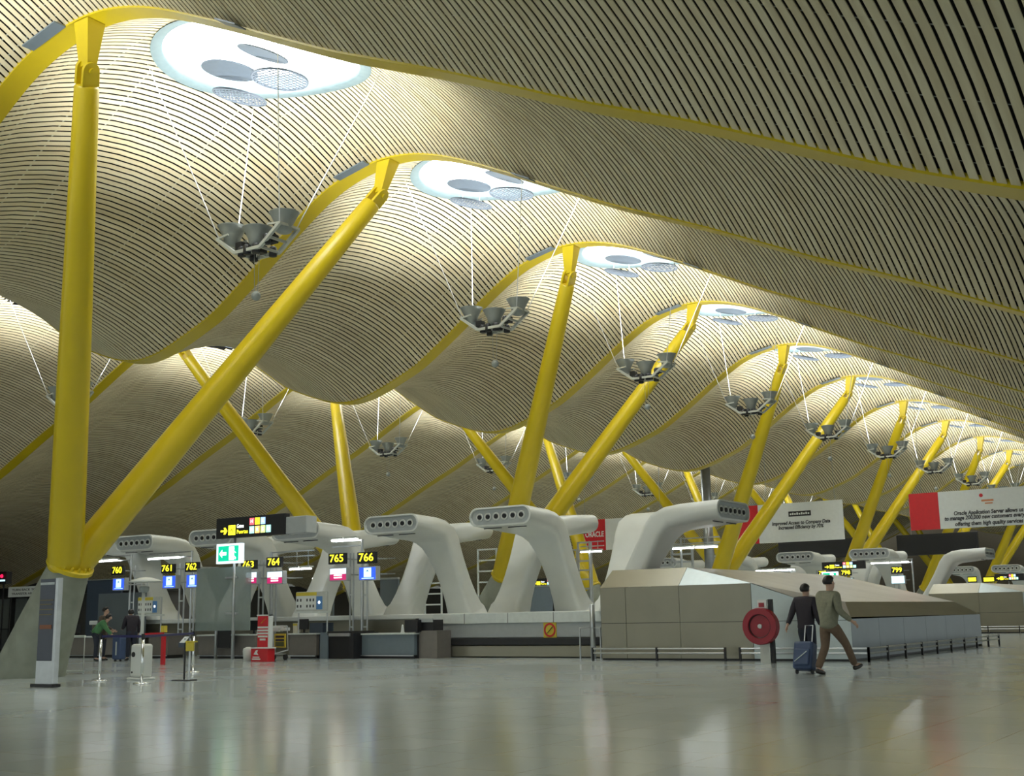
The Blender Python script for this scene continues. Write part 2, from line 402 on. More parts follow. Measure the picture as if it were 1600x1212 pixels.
# hanging floodlight rigs
def make_rig():
    ox, oy, oz = -18.4, 4.5, 9.25
    t = thing('floodlight_rig', '', 'hanging light', (ox, oy, oz), 'hanging floodlight rigs')
    def P(x, y, z): return (ox+x, oy+y, oz+z)
    fr = MB()
    for y in (-.28, .28):
        fr.bar(P(-.95, y, .18), P(-.38, y, -.24), .07); fr.bar(P(-.38, y, -.24), P(.38, y, -.24), .07); fr.bar(P(.38, y, -.24), P(.95, y, .18), .07)
        fr.bar(P(-.95, y, .18), P(-.6, y, .22), .04); fr.bar(P(.95, y, .18), P(.6, y, .22), .04)
    for x, z in ((-.95, .18), (-.62, -.06), (-.38, -.24), (0, -.24), (.38, -.24), (.62, -.06), (.95, .18)): fr.bar(P(x, -.3, z), P(x, .3, z), .05)
    fr.bar(P(-.3, -.28, -.24), P(.3, .28, -.24), .03); fr.bar(P(-.3, .28, -.24), P(.3, -.28, -.24), .03)
    fr.build('frame', FRM, t)
    for x, z in ((-.78, .34), (0, .16), (.80, .34)):
        b = MB().lathe([(.10, -.30), (.17, -.26), (.19, -.1), (.31, .14), (.33, .16), (.30, .15), (.17, -.06), (.05, -.08)], P(x, 0, z), 20).build('flood_lamp', LAMPG, t, smooth=True)
        MB().lathe([(.001, 0), (.15, .0), (.15, .01), (.001, .012)], P(x, 0, z-.03), 16).build('lamp_glass', mat('uplight_glass', (1, 1, .97), .4, var=0, emit=12.), b)
    for x, y in ((-.48, 0), (-.2, 0), (.12, 0), (.46, 0)): fr_ = MB().box(ox+x-.1, ox+x+.1, oy-.1, oy+.1, oz-.34+abs(x)*.5, oz-.16+abs(x)*.5).build('ballast_box', BLK, t, bevel=.02)
    for x, y in ((-.25, -.2), (-.05, -.24), (.18, -.2), (.5, -.2), (.28, .2), (-.3, .2)):
        z = -.22 if abs(x) < .4 else -.08
        MB().lathe([(.075, -.13), (.09, -.12), (.085, .06), (.05, .1)], P(x, y, z+.02), 12).build('down_spot', BLK, t, smooth=True)
    for sx, sy in ((-1, -1), (-1, 1), (1, -1), (1, 1)):
        top = (ox+sx*2.0+.1, oy+sy*1.6, 0); zt = float(zc(top[0], top[1]))+.05
        MB().tube([P(sx*.92, sy*.26, .2), (top[0], top[1], zt)], .012, 6).build('suspension_rod', RODM, t)
    for x in (-.08, .08): MB().tube([P(x, 0, -.24), P(x*.6, 0, -1.12)], .007, 5).build('wire', STL, t)
    MB().ball(P(0, 0, -1.2), .105).build('sensor_ball', LAMPG, t, smooth=True)
    for i, x in enumerate((-.78, .80)):
        l = bpy.data.lights.new('uplight', 'SPOT'); l.energy = UP_W; l.spot_size = math.radians(150); l.spot_blend = .6; l.shadow_soft_size = .14; l.color = (.98, 1, .97)
        lo = bpy.data.objects.new('uplight', l); C.objects.link(lo); lo.parent = t; lo.location = (x, 0, .62); lo.rotation_euler = (PI, 0, 0)
    return t
RG = make_rig(); first = True
for k in range(-1, 10):
    lab = f'grey floodlight rig hanging in the near wave beyond the {NEARLAB(k)}'
    loc = (-18.4, Y0+k*BAY+4.5, 9.25)
    if first: RG.location = loc; RG['label'] = lab; first = False
    else: copy_tree(RG, loc, lab)
for k in range(1, 10):
    copy_tree(RG, (2*XV+18.4, Y0+k*BAY+4.5, 9.25), f'grey floodlight rig hanging in the far left wave beyond the {NEARLAB(k)}')

# forked columns
def make_fork(sgn):
    xf, zf, xb, xt, zt = -24.33, 2.5, -25.75, -18.66, 12.05
    if sgn < 0: xf, xb, xt = 2*XV-xf, 2*XV-xb, 2*XV-xt
    t = thing('forked_column', '', 'column', (xb, 0, 0), 'forked yellow columns')
    secs = []; n = 32
    ax = Vector((xf-xb, 0, zf)).normalized()
    for i in range(7):
        q = i/6; c = Vector((xb+(xf-xb)*q, 0, zf*q)); ra = .98+(.47-.98)*q**.8; rb = .80+(.47-.80)*q
        tl = q; n_ = Vector((0,0,1)).lerp(ax, tl).normalized(); e1 = Vector((1,0,0)); e1 = (e1-n_*e1.dot(n_)).normalized(); e2 = n_.cross(e1)
        secs.append([c+e1*ra*math.cos(2*PI*k/n)+e2*rb*math.sin(2*PI*k/n) for k in range(n)])
    MB().loft(secs).build('concrete_pier', CON, t, smooth=True).data.set_sharp_from_angle(angle=1.)
    Mf = Matrix.Translation((xf, 0, zf)) @ ax.to_track_quat('Z', 'Y').to_matrix().to_4x4()
    fl = MB().lathe([(.50, -.02), (.545, 0), (.545, .09), (.50, .11)], n=32).xf(Mf).build('flange', YEL, t)
    bb = MB()
    for k in range(18):
        a = 2*PI*k/18; bb.add(*(lambda q: (q.v, q.f))(MB().lathe([(.032, 0), (.032, .07), (.02, .09)], (.47*math.cos(a), .47*math.sin(a), .11), 8)))
    bb.xf(Mf).build('bolt_ring', YEL, fl)
    for sy in (-1, 1):
        yt = sy*4.5+.22 ; a = Vector((xf, sy*.12, zf+.05)); b = Vector((xt, yt, zt)); dv = (b-a)
        cb = a+dv*.945
        col = MB().tube([a, a+dv*.08, a+dv*.4, a+dv*.7, cb-dv*.004, cb], [.395, .395, .345, .285, .235, .20], 28).build('leaning_column', YEL, t, smooth=True)
        col.data.set_sharp_from_angle(angle=.9)
        hd = MB(); dn = dv.normalized(); sd = dn.cross(Vector((0, 1, 0))).normalized(); nn = dn.cross(sd).normalized()
        for off in (-.12, .12):
            ps = []
            for q in range(13):
                an = PI*q/12; ps.append(cb+dn*(.30+.17*math.sin(an))+nn*(.17*math.cos(an)))
            poly = [cb+nn*.18, *ps, cb-nn*.18]
            m_ = len(poly); vs = [p+sd*(off-.035) for p in poly]+[p+sd*(off+.035) for p in poly]
            hd.add(vs, [tuple(range(m_))[::-1], tuple(range(m_, 2*m_))]+[(i, (i+1) % m_, (i+1) % m_+m_, i+m_) for i in range(m_)])
        hd.tube([cb+dn*.3-sd*.2, cb+dn*.3+sd*.2], .06, 12)
        hz = float(zb(xt)); x_ = xt
        hd.loft([[(x_-.21, yt-.2, hz-.05), (x_+.21, yt-.2, hz-.05), (x_+.21, yt+.2, hz-.05), (x_-.21, yt+.2, hz-.05)],
                 [tuple(cb+dn*.32+Vector((-.13, -.1, .02))), tuple(cb+dn*.32+Vector((.13, -.1, .02))), tuple(cb+dn*.32+Vector((.13, .1, .02))), tuple(cb+dn*.32+Vector((-.13, .1, .02)))]])
        hd.build('hinge_head', YEL, col)
    return t
FK = make_fork(1); FK2 = make_fork(-1)
base = ['in the left foreground with an upright arm', 'behind the white air ducts in the middle of the hall', 'behind the sloping steel enclosure', 'behind the white banner with a black label', 'beside the red and white banner', 'far back on the right', 'farthest back on the right']
for j in range(7):
    loc = (FK.location.x, Y0+(2*j+.5)*BAY, 0); lab = f'yellow forked column of the near row {base[j]}'
    if j == 0: FK.location = loc; FK['label'] = lab
    else: copy_tree(FK, loc, lab)
for j in range(1, 7):
    loc = (FK2.location.x, Y0+(2*j+.5)*BAY, 0)
    lab = f'yellow forked column of the far row leaning left, {ORD[j-1]} of them from the left'
    if j == 1: FK2.location = loc; FK2['label'] = lab
    else: copy_tree(FK2, loc, lab)

# ------------------------------------------------------------------ floor and outer walls
struct('floor', MB().box(-75, 14, -12, 175, -.3, 0), FLOOR)
struct('wall_left', MB().box(-62.6, -62.2, -5, 160, 0, 3.6), DARK)
struct('wall_back', MB().box(-75, 14, 152, 152.4, 0, 12), mat('far_wall', (.16, .13, .09), .7))

#@@STAGE2
# ------------------------------------------------------------------ air ducts of the check-in islands
def rrect(c, ex, ey, hw, ht, rr, q=5):
    rr = min(rr, hw, ht); out = []
    for sx, sy, a0 in ((1, 1, 0), (-1, 1, PI/2), (-1, -1, PI), (1, -1, 3*PI/2)):
        for i in range(q):
            a = a0+PI/2*i/(q-1); out.append(c+ex*(sx*(hw-rr)+rr*math.cos(a))+ey*(sy*(ht-rr)+rr*math.sin(a)))
    return out
DPATH = [(0, 4.17, 0, 2.24, .58), (.6, 4.13, .05, 2.10, .62), (1.2, 4.08, .14, 1.86, .66), (1.62, 4.02, .24, 1.62, .68), (1.90, 3.88, .32, 1.42, .68), (2.10, 3.62, .40, 1.24, .66), (2.24, 3.34, .45, 1.12, .64),
         (2.48, 2.90, .49, 1.0, .62), (2.78, 2.35, .51, .94, .64), (3.06, 1.85, .51, .96, .70), (3.26, 1.50, .51, 1.02, .80), (3.33, 1.38, .51, 1.10, .92), (3.36, 1.31, .51, 1.20, 1.04)]
def make_duct(M, mirror, label, base_y=3.5, low=0., short=0.):
    p0 = M @ Vector((0, base_y, 0)); t = thing('air_duct', label, 'air duct', (p0.x, p0.y, 0), 'white air ducts over the check-in islands')
    def T(p): return M @ Vector((-p[0] if mirror else p[0], p[1]+short*max(0, 1-p[1]/1.9), p[2]-low*(p[2]-1.3)/2.87))
    secs = []; n = len(DPATH)
    pts = [Vector((a[2], a[0], a[1])) for a in DPATH]
    for i, (y, z, xo, w, th) in enumerate(DPATH):
        d = (pts[min(i+1, n-1)]-pts[max(i-1, 0)]).normalized()
        if i == 0: d = Vector((0, 1, 0))
        if i == n-1: d = Vector((0, 0, -1))
        ex = Vector((1, 0, 0)); ey = ex.cross(d).normalized()*1.0
        secs.append(rrect(pts[i], ex, -ey if ey.z < 0 and i == 0 else ey, w/2, th/2, th*.48 if i < 2 else (th*.36 if i < 4 else .15)))
    c0, w0, h0 = pts[0], DPATH[0][3]/2, DPATH[0][4]/2
    ex = Vector((1, 0, 0)); d0 = Vector((0, 1, 0)); ey0 = ex.cross(d0)
    lip = rrect(c0+Vector((0, -.01, 0)), ex, ey0, w0-.05, h0-.05, h0-.05); inn = rrect(c0+Vector((0, .09, 0)), ex, ey0, w0-.06, h0-.06, h0-.06)
    allsec = [inn, lip]+secs
    if mirror: allsec = [[T(p) for p in s][::-1] for s in allsec]
    else: allsec = [[T(p) for p in s] for s in allsec]
    mb = MB().loft(allsec, caps=False); smooth_angle(mb.build('duct_shell', WHT, t), 33)
    pl = [T(p) for p in rrect(c0+Vector((0, .07, 0)), ex, ey0, w0-.06, h0-.06, h0-.06)]; pb = [T(p) for p in rrect(c0+Vector((0, .12, 0)), ex, ey0, w0-.06, h0-.06, h0-.06)]
    if mirror: pl, pb = pl[::-1], pb[::-1]
    plate = MB().loft([pl, pb]).build('mouth_plate', MOUTH, t)
    for i in range(6):
        x = (-.76+i*1.52/5); c = Vector((x, .07, 4.17))
        nz = MB().lathe([(.05, .0), (.085, -.035), (.115, -.05), (.125, -.03), (.125, .01)], c, 18, 'y'); nz.v = [tuple(T(p)) for p in nz.v]
        o = nz.build('nozzle', WHT, t, smooth=True)
        bo = MB().lathe([(.066, -.012), (.066, -.06), (.001, -.06)], c, 14, 'y'); bo.v = [tuple(T(p)) for p in bo.v]
        bo.build('bore', HOLE, o)
    for s in (-.45, .45):      # slot lines under the mouth
        b = MB().box(s-.33, s+.33, .28, .30, 3.825, 3.86); b.v = [tuple(T(p)) for p in b.v]; b.build('slot', INK, t)
    return t
def rotz(a): return Matrix.Rotation(a, 4, 'Z')
FX = [-37.3, -33.12, -28.95, -24.76, -20.52]            # mouth centres of the front row
NM = ['far left', 'second from the left', 'third from the left, half behind the gates sign', 'left one of the big central pair', 'right one of the big central pair']
YF = 29.86
fd = make_duct(Matrix.Translation((FX[0], YF, 0)), False, f'white air duct with six front nozzles, {NM[0]} over the check-in desks')
for i in range(1, 5): copy_tree(fd, fd.location+Vector((FX[i]-FX[0], 0, 0)), f'white air duct with six front nozzles, {NM[i]}')
rx = [x-.42 for x in FX]+[-17.75]
NMR = ['', 'far left one', 'second one', 'one behind the left central duct', 'one behind the right central duct', 'one standing left of the steel enclosure']
rd = make_duct(Matrix.Translation((rx[0], YF+5.25, 0)) @ rotz(PI), False, f'white air duct turned away from the camera, {NMR[0]} of the front island', short=.5)
rd.location.x += rx[1]-rx[0]; rd['label'] = f'white air duct turned away from the camera, {NMR[1]} of the front island'; rx[0] = rx[1]
for i in range(2, 6): copy_tree(rd, rd.location+Vector((rx[i]-rx[0], 1.0 if i == 5 else 0, 0)), f'white air duct turned away from the camera, {NMR[i]}')
c1 = make_duct(Matrix.Translation((-13.55, 31.25, 0)) @ rotz(PI/2), True, 'white air duct pointing right above the sloping steel enclosure', low=.2)
c0x = -40.1
c0 = make_duct(Matrix.Translation((c0x, 31.4, 0)) @ rotz(-PI/2), False, 'white air duct pointing left at the left end of the front island')
# second island
Y2 = YF+35.2
fx2 = [onY(px, 872, Y2).x+1.1 for px in (1106, 1213, 1327)]; fx2 = [fx2[0]-4.2]+fx2
for i, x in enumerate(fx2):
    copy_tree(fd, fd.location+Vector((x-FX[0], Y2-YF, 0)), f'distant white air duct with six nozzles, {ORD[i]} of the far island from the left')
    copy_tree(rd, rd.location+Vector((x-.42-rx[0], Y2-YF, 0)), f'distant white air duct turned away, {ORD[i]} of the far island from the left')
p = onZ(1539, 857, 4.17)
c2 = copy_tree(c1, c1.location+Vector((p.x+13.55-.0, p.y-30.2, 0)), 'distant white air duct pointing right, above the far steel enclosure')
copy_tree(rd, (c1.location.x-4.6+p.x+13.55+1.2, rd.location.y+p.y-30.2, 0), 'distant white air duct turned away, beside the far duct that points right')
for i, px in enumerate((1478, 1550)):
    q = onY(px+22, 888, YF+70); copy_tree(fd, fd.location+Vector((q.x-FX[0], 70, 0)), f'farthest small white air duct with nozzles, {("left","right")[i]} one near the right edge')

# ------------------------------------------------------------------ island plinth, conveyor, enclosure
pl = thing('island_plinth', 'long pale plinth under the white air ducts of the front island', 'plinth', (-29, 32.5, 0))
MB().box(-40.5, -16.48, 30.45, 34.4, 1.16, 1.32).build('ledge', WHT, pl, bevel=.03)
MB().box(-40.5, -16.48, 30.6, 34.2, 0, 1.16).build('body', PANEL, pl)
p2 = thing('island_plinth', 'distant pale plinth under the air ducts of the far island', 'plinth', (-24, Y2+2.6, 0))
MB().box(-40, -16.9, Y2+.6, Y2+4.5, 1.16, 1.32).build('ledge', WHT, p2); MB().box(-40, -16.9, Y2+.75, Y2+4.4, 0, 1.16).build('body', PANEL, p2)
cx0, cx1 = onY(690, 1000, 30.2).x, -16.55
cv = thing('baggage_conveyor', 'low steel baggage conveyor with black belt below the central air ducts', 'conveyor', ((cx0+cx1)/2, 30.2, 0))
MB().box(cx0, cx1, 30.0, 30.55, .03, .34).build('base_panel', PANEL, cv, bevel=.01)
MB().box(cx0-.3, cx1, 29.98, 30.5, .36, .56).build('belt', BLK, cv, bevel=.02)
MB().prism([(cx0+.1, .58), (cx1, .58), (cx1, 1.0), (cx0-.55, 1.0)], 30.36, 30.42).build('back_panel', MOUTH, cv)
MB().box(cx0-.4, cx1, 30.30, 30.44, 1.0, 1.30).build('fascia', LTOP, cv, bevel=.01)
for i in range(4):
    x = cx0+(cx1-cx0)*(i+.5)/4; MB().box(x-.006, x+.006, 30.29, 30.31, 1.0, 1.30).build('joint', INK, cv)
q = onY(859, 984, 30.33)
ws = thing('warning_sign', 'yellow square sign with a red ring on the conveyor panel', 'sign', q)
MB().box(q.x-.22, q.x+.22, 30.335, 30.36, q.z-.22, q.z+.22).build('plate', YBRD, ws)
MB().lathe([(.15, -.012), (.20, -.012), (.20, .01), (.15, .01)], (q.x, 30.335, q.z), 24, 'y', True).build('red_ring', RED, ws)
MB().bar((q.x-.1, 30.328, q.z-.1), (q.x+.1, 30.328, q.z+.1), .035, .008).build('mark', INK, ws)
q0, q1 = onY(925, 944, 29.6), onY(925, 1012, 29.6)
bp = MB().lathe([(.075, 0), (.075, q0.z-.01), (.06, q0.z)], (q0.x, 29.6, 0), 18).build('bollard', STL, None, smooth=True); tag(bp, 'round grey steel bollard left of the steel enclosure', 'bollard')
gx0, gx1 = onY(906, 990, 29.3).x, onY(938, 990, 29.3).x
gr = MB().tube([(gx0, 29.3, 0), (gx0, 29.3, .84), (gx1, 29.3, .84), (gx1, 29.3, 0)], .025, 8).build('guard_rail', STL, None); tag(gr, 'thin hoop guard rail around the grey bollard', 'rail')

def enclosure(dx, dy, label, length=12.8):
    y = 28.7
    e = thing('steel_enclosure', label, 'enclosure', (-13+dx, y+dy, 0))
    def B(name, vs, fs, mt):
        mb = MB().add([(a+dx, b+dy, c) for a, b, c in vs], fs); return mb.build(name, mt, e)
    yb = y+length
    def wall(name, x0, x1, z0a, z0b, h0, h1, mt):
        B(name, [(x0+.006, y, z0a), (x1-.006, y, z0b), (x1-.006, y, h1), (x0+.006, y, h0), (x0+.006, y+.06, z0a), (x1-.006, y+.06, z0b), (x1-.006, y+.06, h1), (x0+.006, y+.06, h0)],
          [(0, 1, 2, 3), (7, 6, 5, 4), (0, 4, 5, 1), (1, 5, 6, 2), (2, 6, 7, 3), (3, 7, 4, 0)], mt)
    h = lambda x: 1.9 if x < -12.05 else 1.9-(x+12.05)*(.86/2.45)
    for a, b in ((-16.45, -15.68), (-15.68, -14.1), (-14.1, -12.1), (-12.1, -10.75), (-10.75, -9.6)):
        mt = PANEL if b <= -12.05 else LTP  # right-hand panels get the painted lit tone
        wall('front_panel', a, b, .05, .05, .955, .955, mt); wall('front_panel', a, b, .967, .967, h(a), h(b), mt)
    B('backing', [(-16.44, y+.03, 0), (-9.62, y+.03, 0), (-9.62, y+.03, 1.0), (-12.06, y+.03, 1.88), (-16.44, y+.03, 1.88)], [(0, 1, 2, 3, 4)], BLK)
    B('front_chamfer', [(-16.45, y, 1.905), (-14.1, y, 1.905), (-14.05, y+.45, 2.38), (-16.3, y+.45, 2.38)], [(0, 1, 2, 3)], PANEL)
    B('chamfer_tip', [(-14.09, y, 1.905), (-12.05, y, 1.905), (-14.04, y+.45, 2.38)], [(0, 1, 2)], LTP)  # highlight on the chamfer, painted as a paler tip
    B('roof', [(-16.3, y+.45, 2.38), (-14.04, y+.45, 2.38), (-14.04, yb-.5, 2.38), (-16.3, yb-.5, 2.38), (-12.05, y, 1.905), (-9.6, y, 1.045), (-9.95, y+.7, 1.40), (-9.95, yb-1.7, 1.40)],
      [(0, 1, 2, 3), (1, 4, 6), (4, 5, 6), (1, 6, 7, 2)], ROOFP)
    B('side_chamfer', [(-9.95, y+.7, 1.40), (-9.6, y, 1.03), (-9.6, yb, .99), (-9.95, yb-1.7, 1.40)], [(0, 1, 2, 3)], PANEL)
    n = 6
    for i in range(n):
        a, b = y+length*i/n+.006, y+length*(i+1)/n-.006
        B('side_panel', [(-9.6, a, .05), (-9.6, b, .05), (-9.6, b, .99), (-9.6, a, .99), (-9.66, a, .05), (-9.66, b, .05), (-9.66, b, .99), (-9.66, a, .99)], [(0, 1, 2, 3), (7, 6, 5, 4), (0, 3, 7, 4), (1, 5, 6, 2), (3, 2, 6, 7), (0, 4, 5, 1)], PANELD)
    B('left_panel', [(-16.45, y, .05), (-16.45, yb, .05), (-16.45, yb, 1.9), (-16.45, y, 1.9), (-16.3, y+.45, 2.38), (-16.3, yb-.5, 2.38)], [(0, 3, 2, 1), (3, 4, 5, 2)], PANEL)
    B('rear_panel', [(-16.45, yb, 0), (-9.6, yb, 0), (-9.6, yb, .99), (-9.95, yb-1.7, 1.4), (-14.04, yb-.5, 2.38), (-16.3, yb-.5, 2.38), (-16.45, yb, 1.9)], [(6, 5, 4, 3, 2, 1, 0)], PANEL)
    B('plinth', [(-16.4, y+.06, 0), (-9.7, y+.06, 0), (-9.7, yb-.06, 0), (-16.4, yb-.06, 0), (-16.4, y+.06, .05), (-9.7, y+.06, .05), (-9.7, yb-.06, .05), (-16.4, yb-.06, .05)], [(0, 1, 5, 4), (1, 2, 6, 5), (2, 3, 7, 6), (3, 0, 4, 7)], BLK)
    return e
enclosure(0, 0, 'sloping steel panelled baggage enclosure behind the two walking people')
e2 = onX = None
v = ray(1453, 958); t_ = -16.45/v[0]; y2e = v[1]*t_
enclosure(0, y2e-28.7, 'distant pale steel panelled enclosure near the right edge')
def bumper(pts, label):
    o = thing('bumper_rail', label, 'rail', (pts[0][0], pts[0][1], 0))
    for z in (.20, .31): MB().tube([(x, y, z) for x, y in pts], .022, 8).build('rail', STL, o)
    for (x0, y0), (x1, y1) in zip(pts, pts[1:]):
        n = max(1, int(math.hypot(x1-x0, y1-y0)/1.35))
        for i in range(n+1):
            a = i/n; MB().bar((x0+(x1-x0)*a, y0+(y1-y0)*a, 0), (x0+(x1-x0)*a, y0+(y1-y0)*a, .34), .05).build('foot', BLK, o)
bumper([(-16.5, 28.3), (-12.7, 28.3)], 'low double steel bumper rail along the left front of the enclosure')
bumper([(-12.3, 28.3), (-9.1, 28.3), (-9.1, 41.6)], 'low double steel bumper rail around the right corner of the enclosure')
bumper([(-16.5, y2e-.4), (-9.5, y2e-.4)], 'low double steel bumper rail before the far enclosure')

# fire hose reel on its post
X0, X1, _, Zt = rect(1186, 936, 1203, 1032, 27.6)
hr = thing('fire_hose_reel', 'red fire hose reel on a grey post before the steel enclosure', 'hose reel', ((X0+X1)/2, 27.6, 0))
xm = (X0+X1)/2
MB().box(X0, X1-.02, 27.6, 27.66, 0, Zt).build('post', FRM, hr); MB().box(X1+.0, X1+.07, 27.6, 27.72, 0, Zt).build('rear_post', BLK, hr)
c = onY(1190, 978, 27.5); rr = .0
q_ = onY(1190+27, 978, 27.5); rr = (q_.x-c.x)*1.0
MB().lathe([(rr*.62, -.10), (rr*.66, -.16), (rr*.97, -.16), (rr, -.13), (rr, .05), (rr*.97, .07), (rr*.62, .07)], (c.x, 27.5, c.z), 36, 'y', True).build('reel_rim', REDD, hr, smooth=False)
MB().lathe([(.001, -.09), (rr*.62, -.09), (rr*.62, .05), (.001, .05)], (c.x, 27.5, c.z), 30, 'y').build('reel_disc', REDD, hr)
MB().lathe([(rr*.60, -.115), (rr*.64, -.125), (rr*.64, -.09), (rr*.60, -.09)], (c.x, 27.5, c.z), 30, 'y', True).build('hose', BLK, hr)
MB().lathe([(.001, -.13), (.05, -.13), (.055, -.09), (.055, .0)], (c.x, 27.5, c.z), 16, 'y').build('hub', LTOP, hr)
MB().ball((c.x-.17, 27.4, c.z-.26), .035).build('nozzle', CHR, hr)
MB().box(X0-.0, X1-.04, 27.57, 27.6, Zt-.24, Zt-.02).build('plate', WBRD, hr); MB().box(X0+.04, X1-.1, 27.56, 27.575, Zt-.18, Zt-.08).build('pictogram', REDD, hr)

# ------------------------------------------------------------------ lettered and lit signs
def gates_sign(x0, y0, x1, y1, Y, label, grey=None, legs=None):
    a, b, z0, z1 = rect(x0, y0, x1, y1, Y); w, h = b-a, z1-z0
    t = thing('gates_sign', label, 'sign', ((a+b)/2, Y, 0))
    MB().box(a, b, Y, Y+.22, z0, z1).build('cabinet', BLK, t, bevel=.01)
    ys = Y-.006
    zc1, zc2 = z0+h*.60, z0+h*.32
    ar = MB()
    cxa, cz = a+w*.12, z0+h*.36
    ar.prism([(cxa-w*.05, cz+h*.045), (cxa+w*.005, cz+h*.045), (cxa-w*.005, cz+h*.17), (cxa+w*.02, cz+h*.17), (cxa+w*.05, cz), (cxa+w*.02, cz-h*.17), (cxa-w*.005, cz-h*.17), (cxa+w*.005, cz-h*.045), (cxa-w*.05, cz-h*.045)], ys, Y)
    ar.build('arrow', YLED, t)
    MB().box(a+w*.185, a+w*.29, ys, Y, z0+h*.14, z0+h*.62).build('pictogram', YLED, t, bevel=.004)
    pm = MB(); px, pz = a+w*.237, z0+h*.38
    pm.bar((px-w*.03, ys-.004, pz-h*.06), (px+w*.03, ys-.004, pz+h*.09), .035, .006); pm.bar((px-w*.012, ys-.004, pz+h*.1), (px+w*.02, ys-.004, pz-h*.1), .03, .006); pm.build('plane_mark', BLK, t)
    text('Gates', a+w*.31, z0+h*.55, ys, h*.26, WLED, t, 'LEFT', w*.10)
    text('Puertas', a+w*.31, z0+h*.27, ys, h*.28, YLED, t, 'LEFT', w*.16)
    for i, (ch, mt) in enumerate((('H', LRED), ('J', YLED), ('K', LBLU))):
        x = a+w*(.53+.08*i); MB().box(x-w*.033, x+w*.033, ys, Y, z0+h*.56, z0+h*.90).build('gate_tile', mt, t)
        text(ch, x, z0+h*.73, ys-.004, h*.24, LPINK if i != 1 else BLK, t)
    for i, (ch, mt) in enumerate((('M', LTEAL), ('R', LORG), ('S', LGRN), ('U', LTEAL))):
        x = a+w*(.53+.08*i); MB().box(x-w*.033, x+w*.033, ys, Y, z0+h*.15, z0+h*.50).build('gate_tile', mt, t)
        text(ch, x, z0+h*.32, ys-.004, h*.24, LPINK, t)
    if grey:
        g0, g1, gz0, gz1 = rect(*grey, Y); MB().box(b+.01, g1, Y+.02, Y+.5, gz0, gz1).build('grey_end_box', MOUTH, t, bevel=.03)
    if legs:
        lx, zt = legs
        x = onY(lx, 900, Y).x; MB().tube([(x, Y+.11, 0), (x, Y+.11, z0)], .045, 12).build('post', STL, t, smooth=True)
        return t, x
    return t, None
YT = 27.7
gs, pxp = gates_sign(338, 806, 445, 838, YT, 'black hanging gates sign with yellow arrow above the check-in desks', grey=(445, 806, 478, 833), legs=(362, 0))
def exit_sign(x0, y0, x1, y1, Y, label, parent=None):
    a, b, z0, z1 = rect(x0, y0, x1, y1, Y); w, h = b-a, z1-z0
    t = thing('exit_sign', label, 'sign', ((a+b)/2, Y, z0))
    MB().box(a, b, Y, Y+.16, z0, z1).build('cabinet', PLED, t, bevel=.01); y = Y-.006
    MB().box(a+w*.09, b-w*.09, y, Y, z0+h*.12, z1-h*.12).build('green_panel', GLED, t)
    cx, cz = a+w*.28, z0+h*.5
    MB().prism([(cx-w*.15, cz), (cx-w*.03, cz+h*.2), (cx-w*.03, cz+h*.08), (cx+w*.14, cz+h*.08), (cx+w*.14, cz-h*.08), (cx-w*.03, cz-h*.08), (cx-w*.03, cz-h*.2)], y-.005, y).build('arrow', WLED, t)
    MB().box(a+w*.53, a+w*.74, y-.005, y, z0+h*.16, z1-h*.16).build('doorway', WLED, t)
    mn = MB(); mx = a+w*.72
    mn.ball((mx, y-.006, z0+h*.72), h*.06, 10, 6, (1, .15, 1))
    for p, q in (((0, .64), (-.02, .42)), ((-.02, .42), (.08, .30)), ((.08, .30), (.07, .2)), ((-.02, .42), (-.1, .3)), ((0, .62), (.1, .52)), ((0, .6), (-.09, .5))):
        mn.bar((mx+w*p[0], y-.006, z0+h*p[1]), (mx+w*q[0], y-.006, z0+h*q[1]), h*.06, .01)
    mn.build('running_figure', WLED, t); return t
ex = exit_sign(338, 849, 376, 880, YT-.05, 'green lit emergency exit sign under the black gates sign')
gp = thing('glass_screen', 'tall grey glass screen on two posts under the exit sign', 'screen', (onY(350, 1000, YT+.3).x, YT+.3, 0))
a, b, z0, z1 = rect(306, 886, 391, 985, YT+.35)
MB().box(a, b, YT+.35, YT+.38, z0, z1).build('pane', GLS, gp)
for px in (337, 364):
    x = onY(px, 1000, YT+.45).x; MB().tube([(x, YT+.46, 0), (x, YT+.46, z0+1.0)], .05, 12).build('post', STL, gp, smooth=True)
for py in (902, 958):
    zz = onY(361, py, YT+.3).z; x = onY(361, py, YT+.3).x; MB().box(x-.28, x+.28, YT+.28, YT+.35, zz-.03, zz+.03).build('clamp', STL, gp, bevel=.01)
x = onY(350, 1000, YT+.45).x; MB().box(x-.3, x+.3, YT+.44, YT+.47, .35, .95).build('dark_infill', BLK, gp)

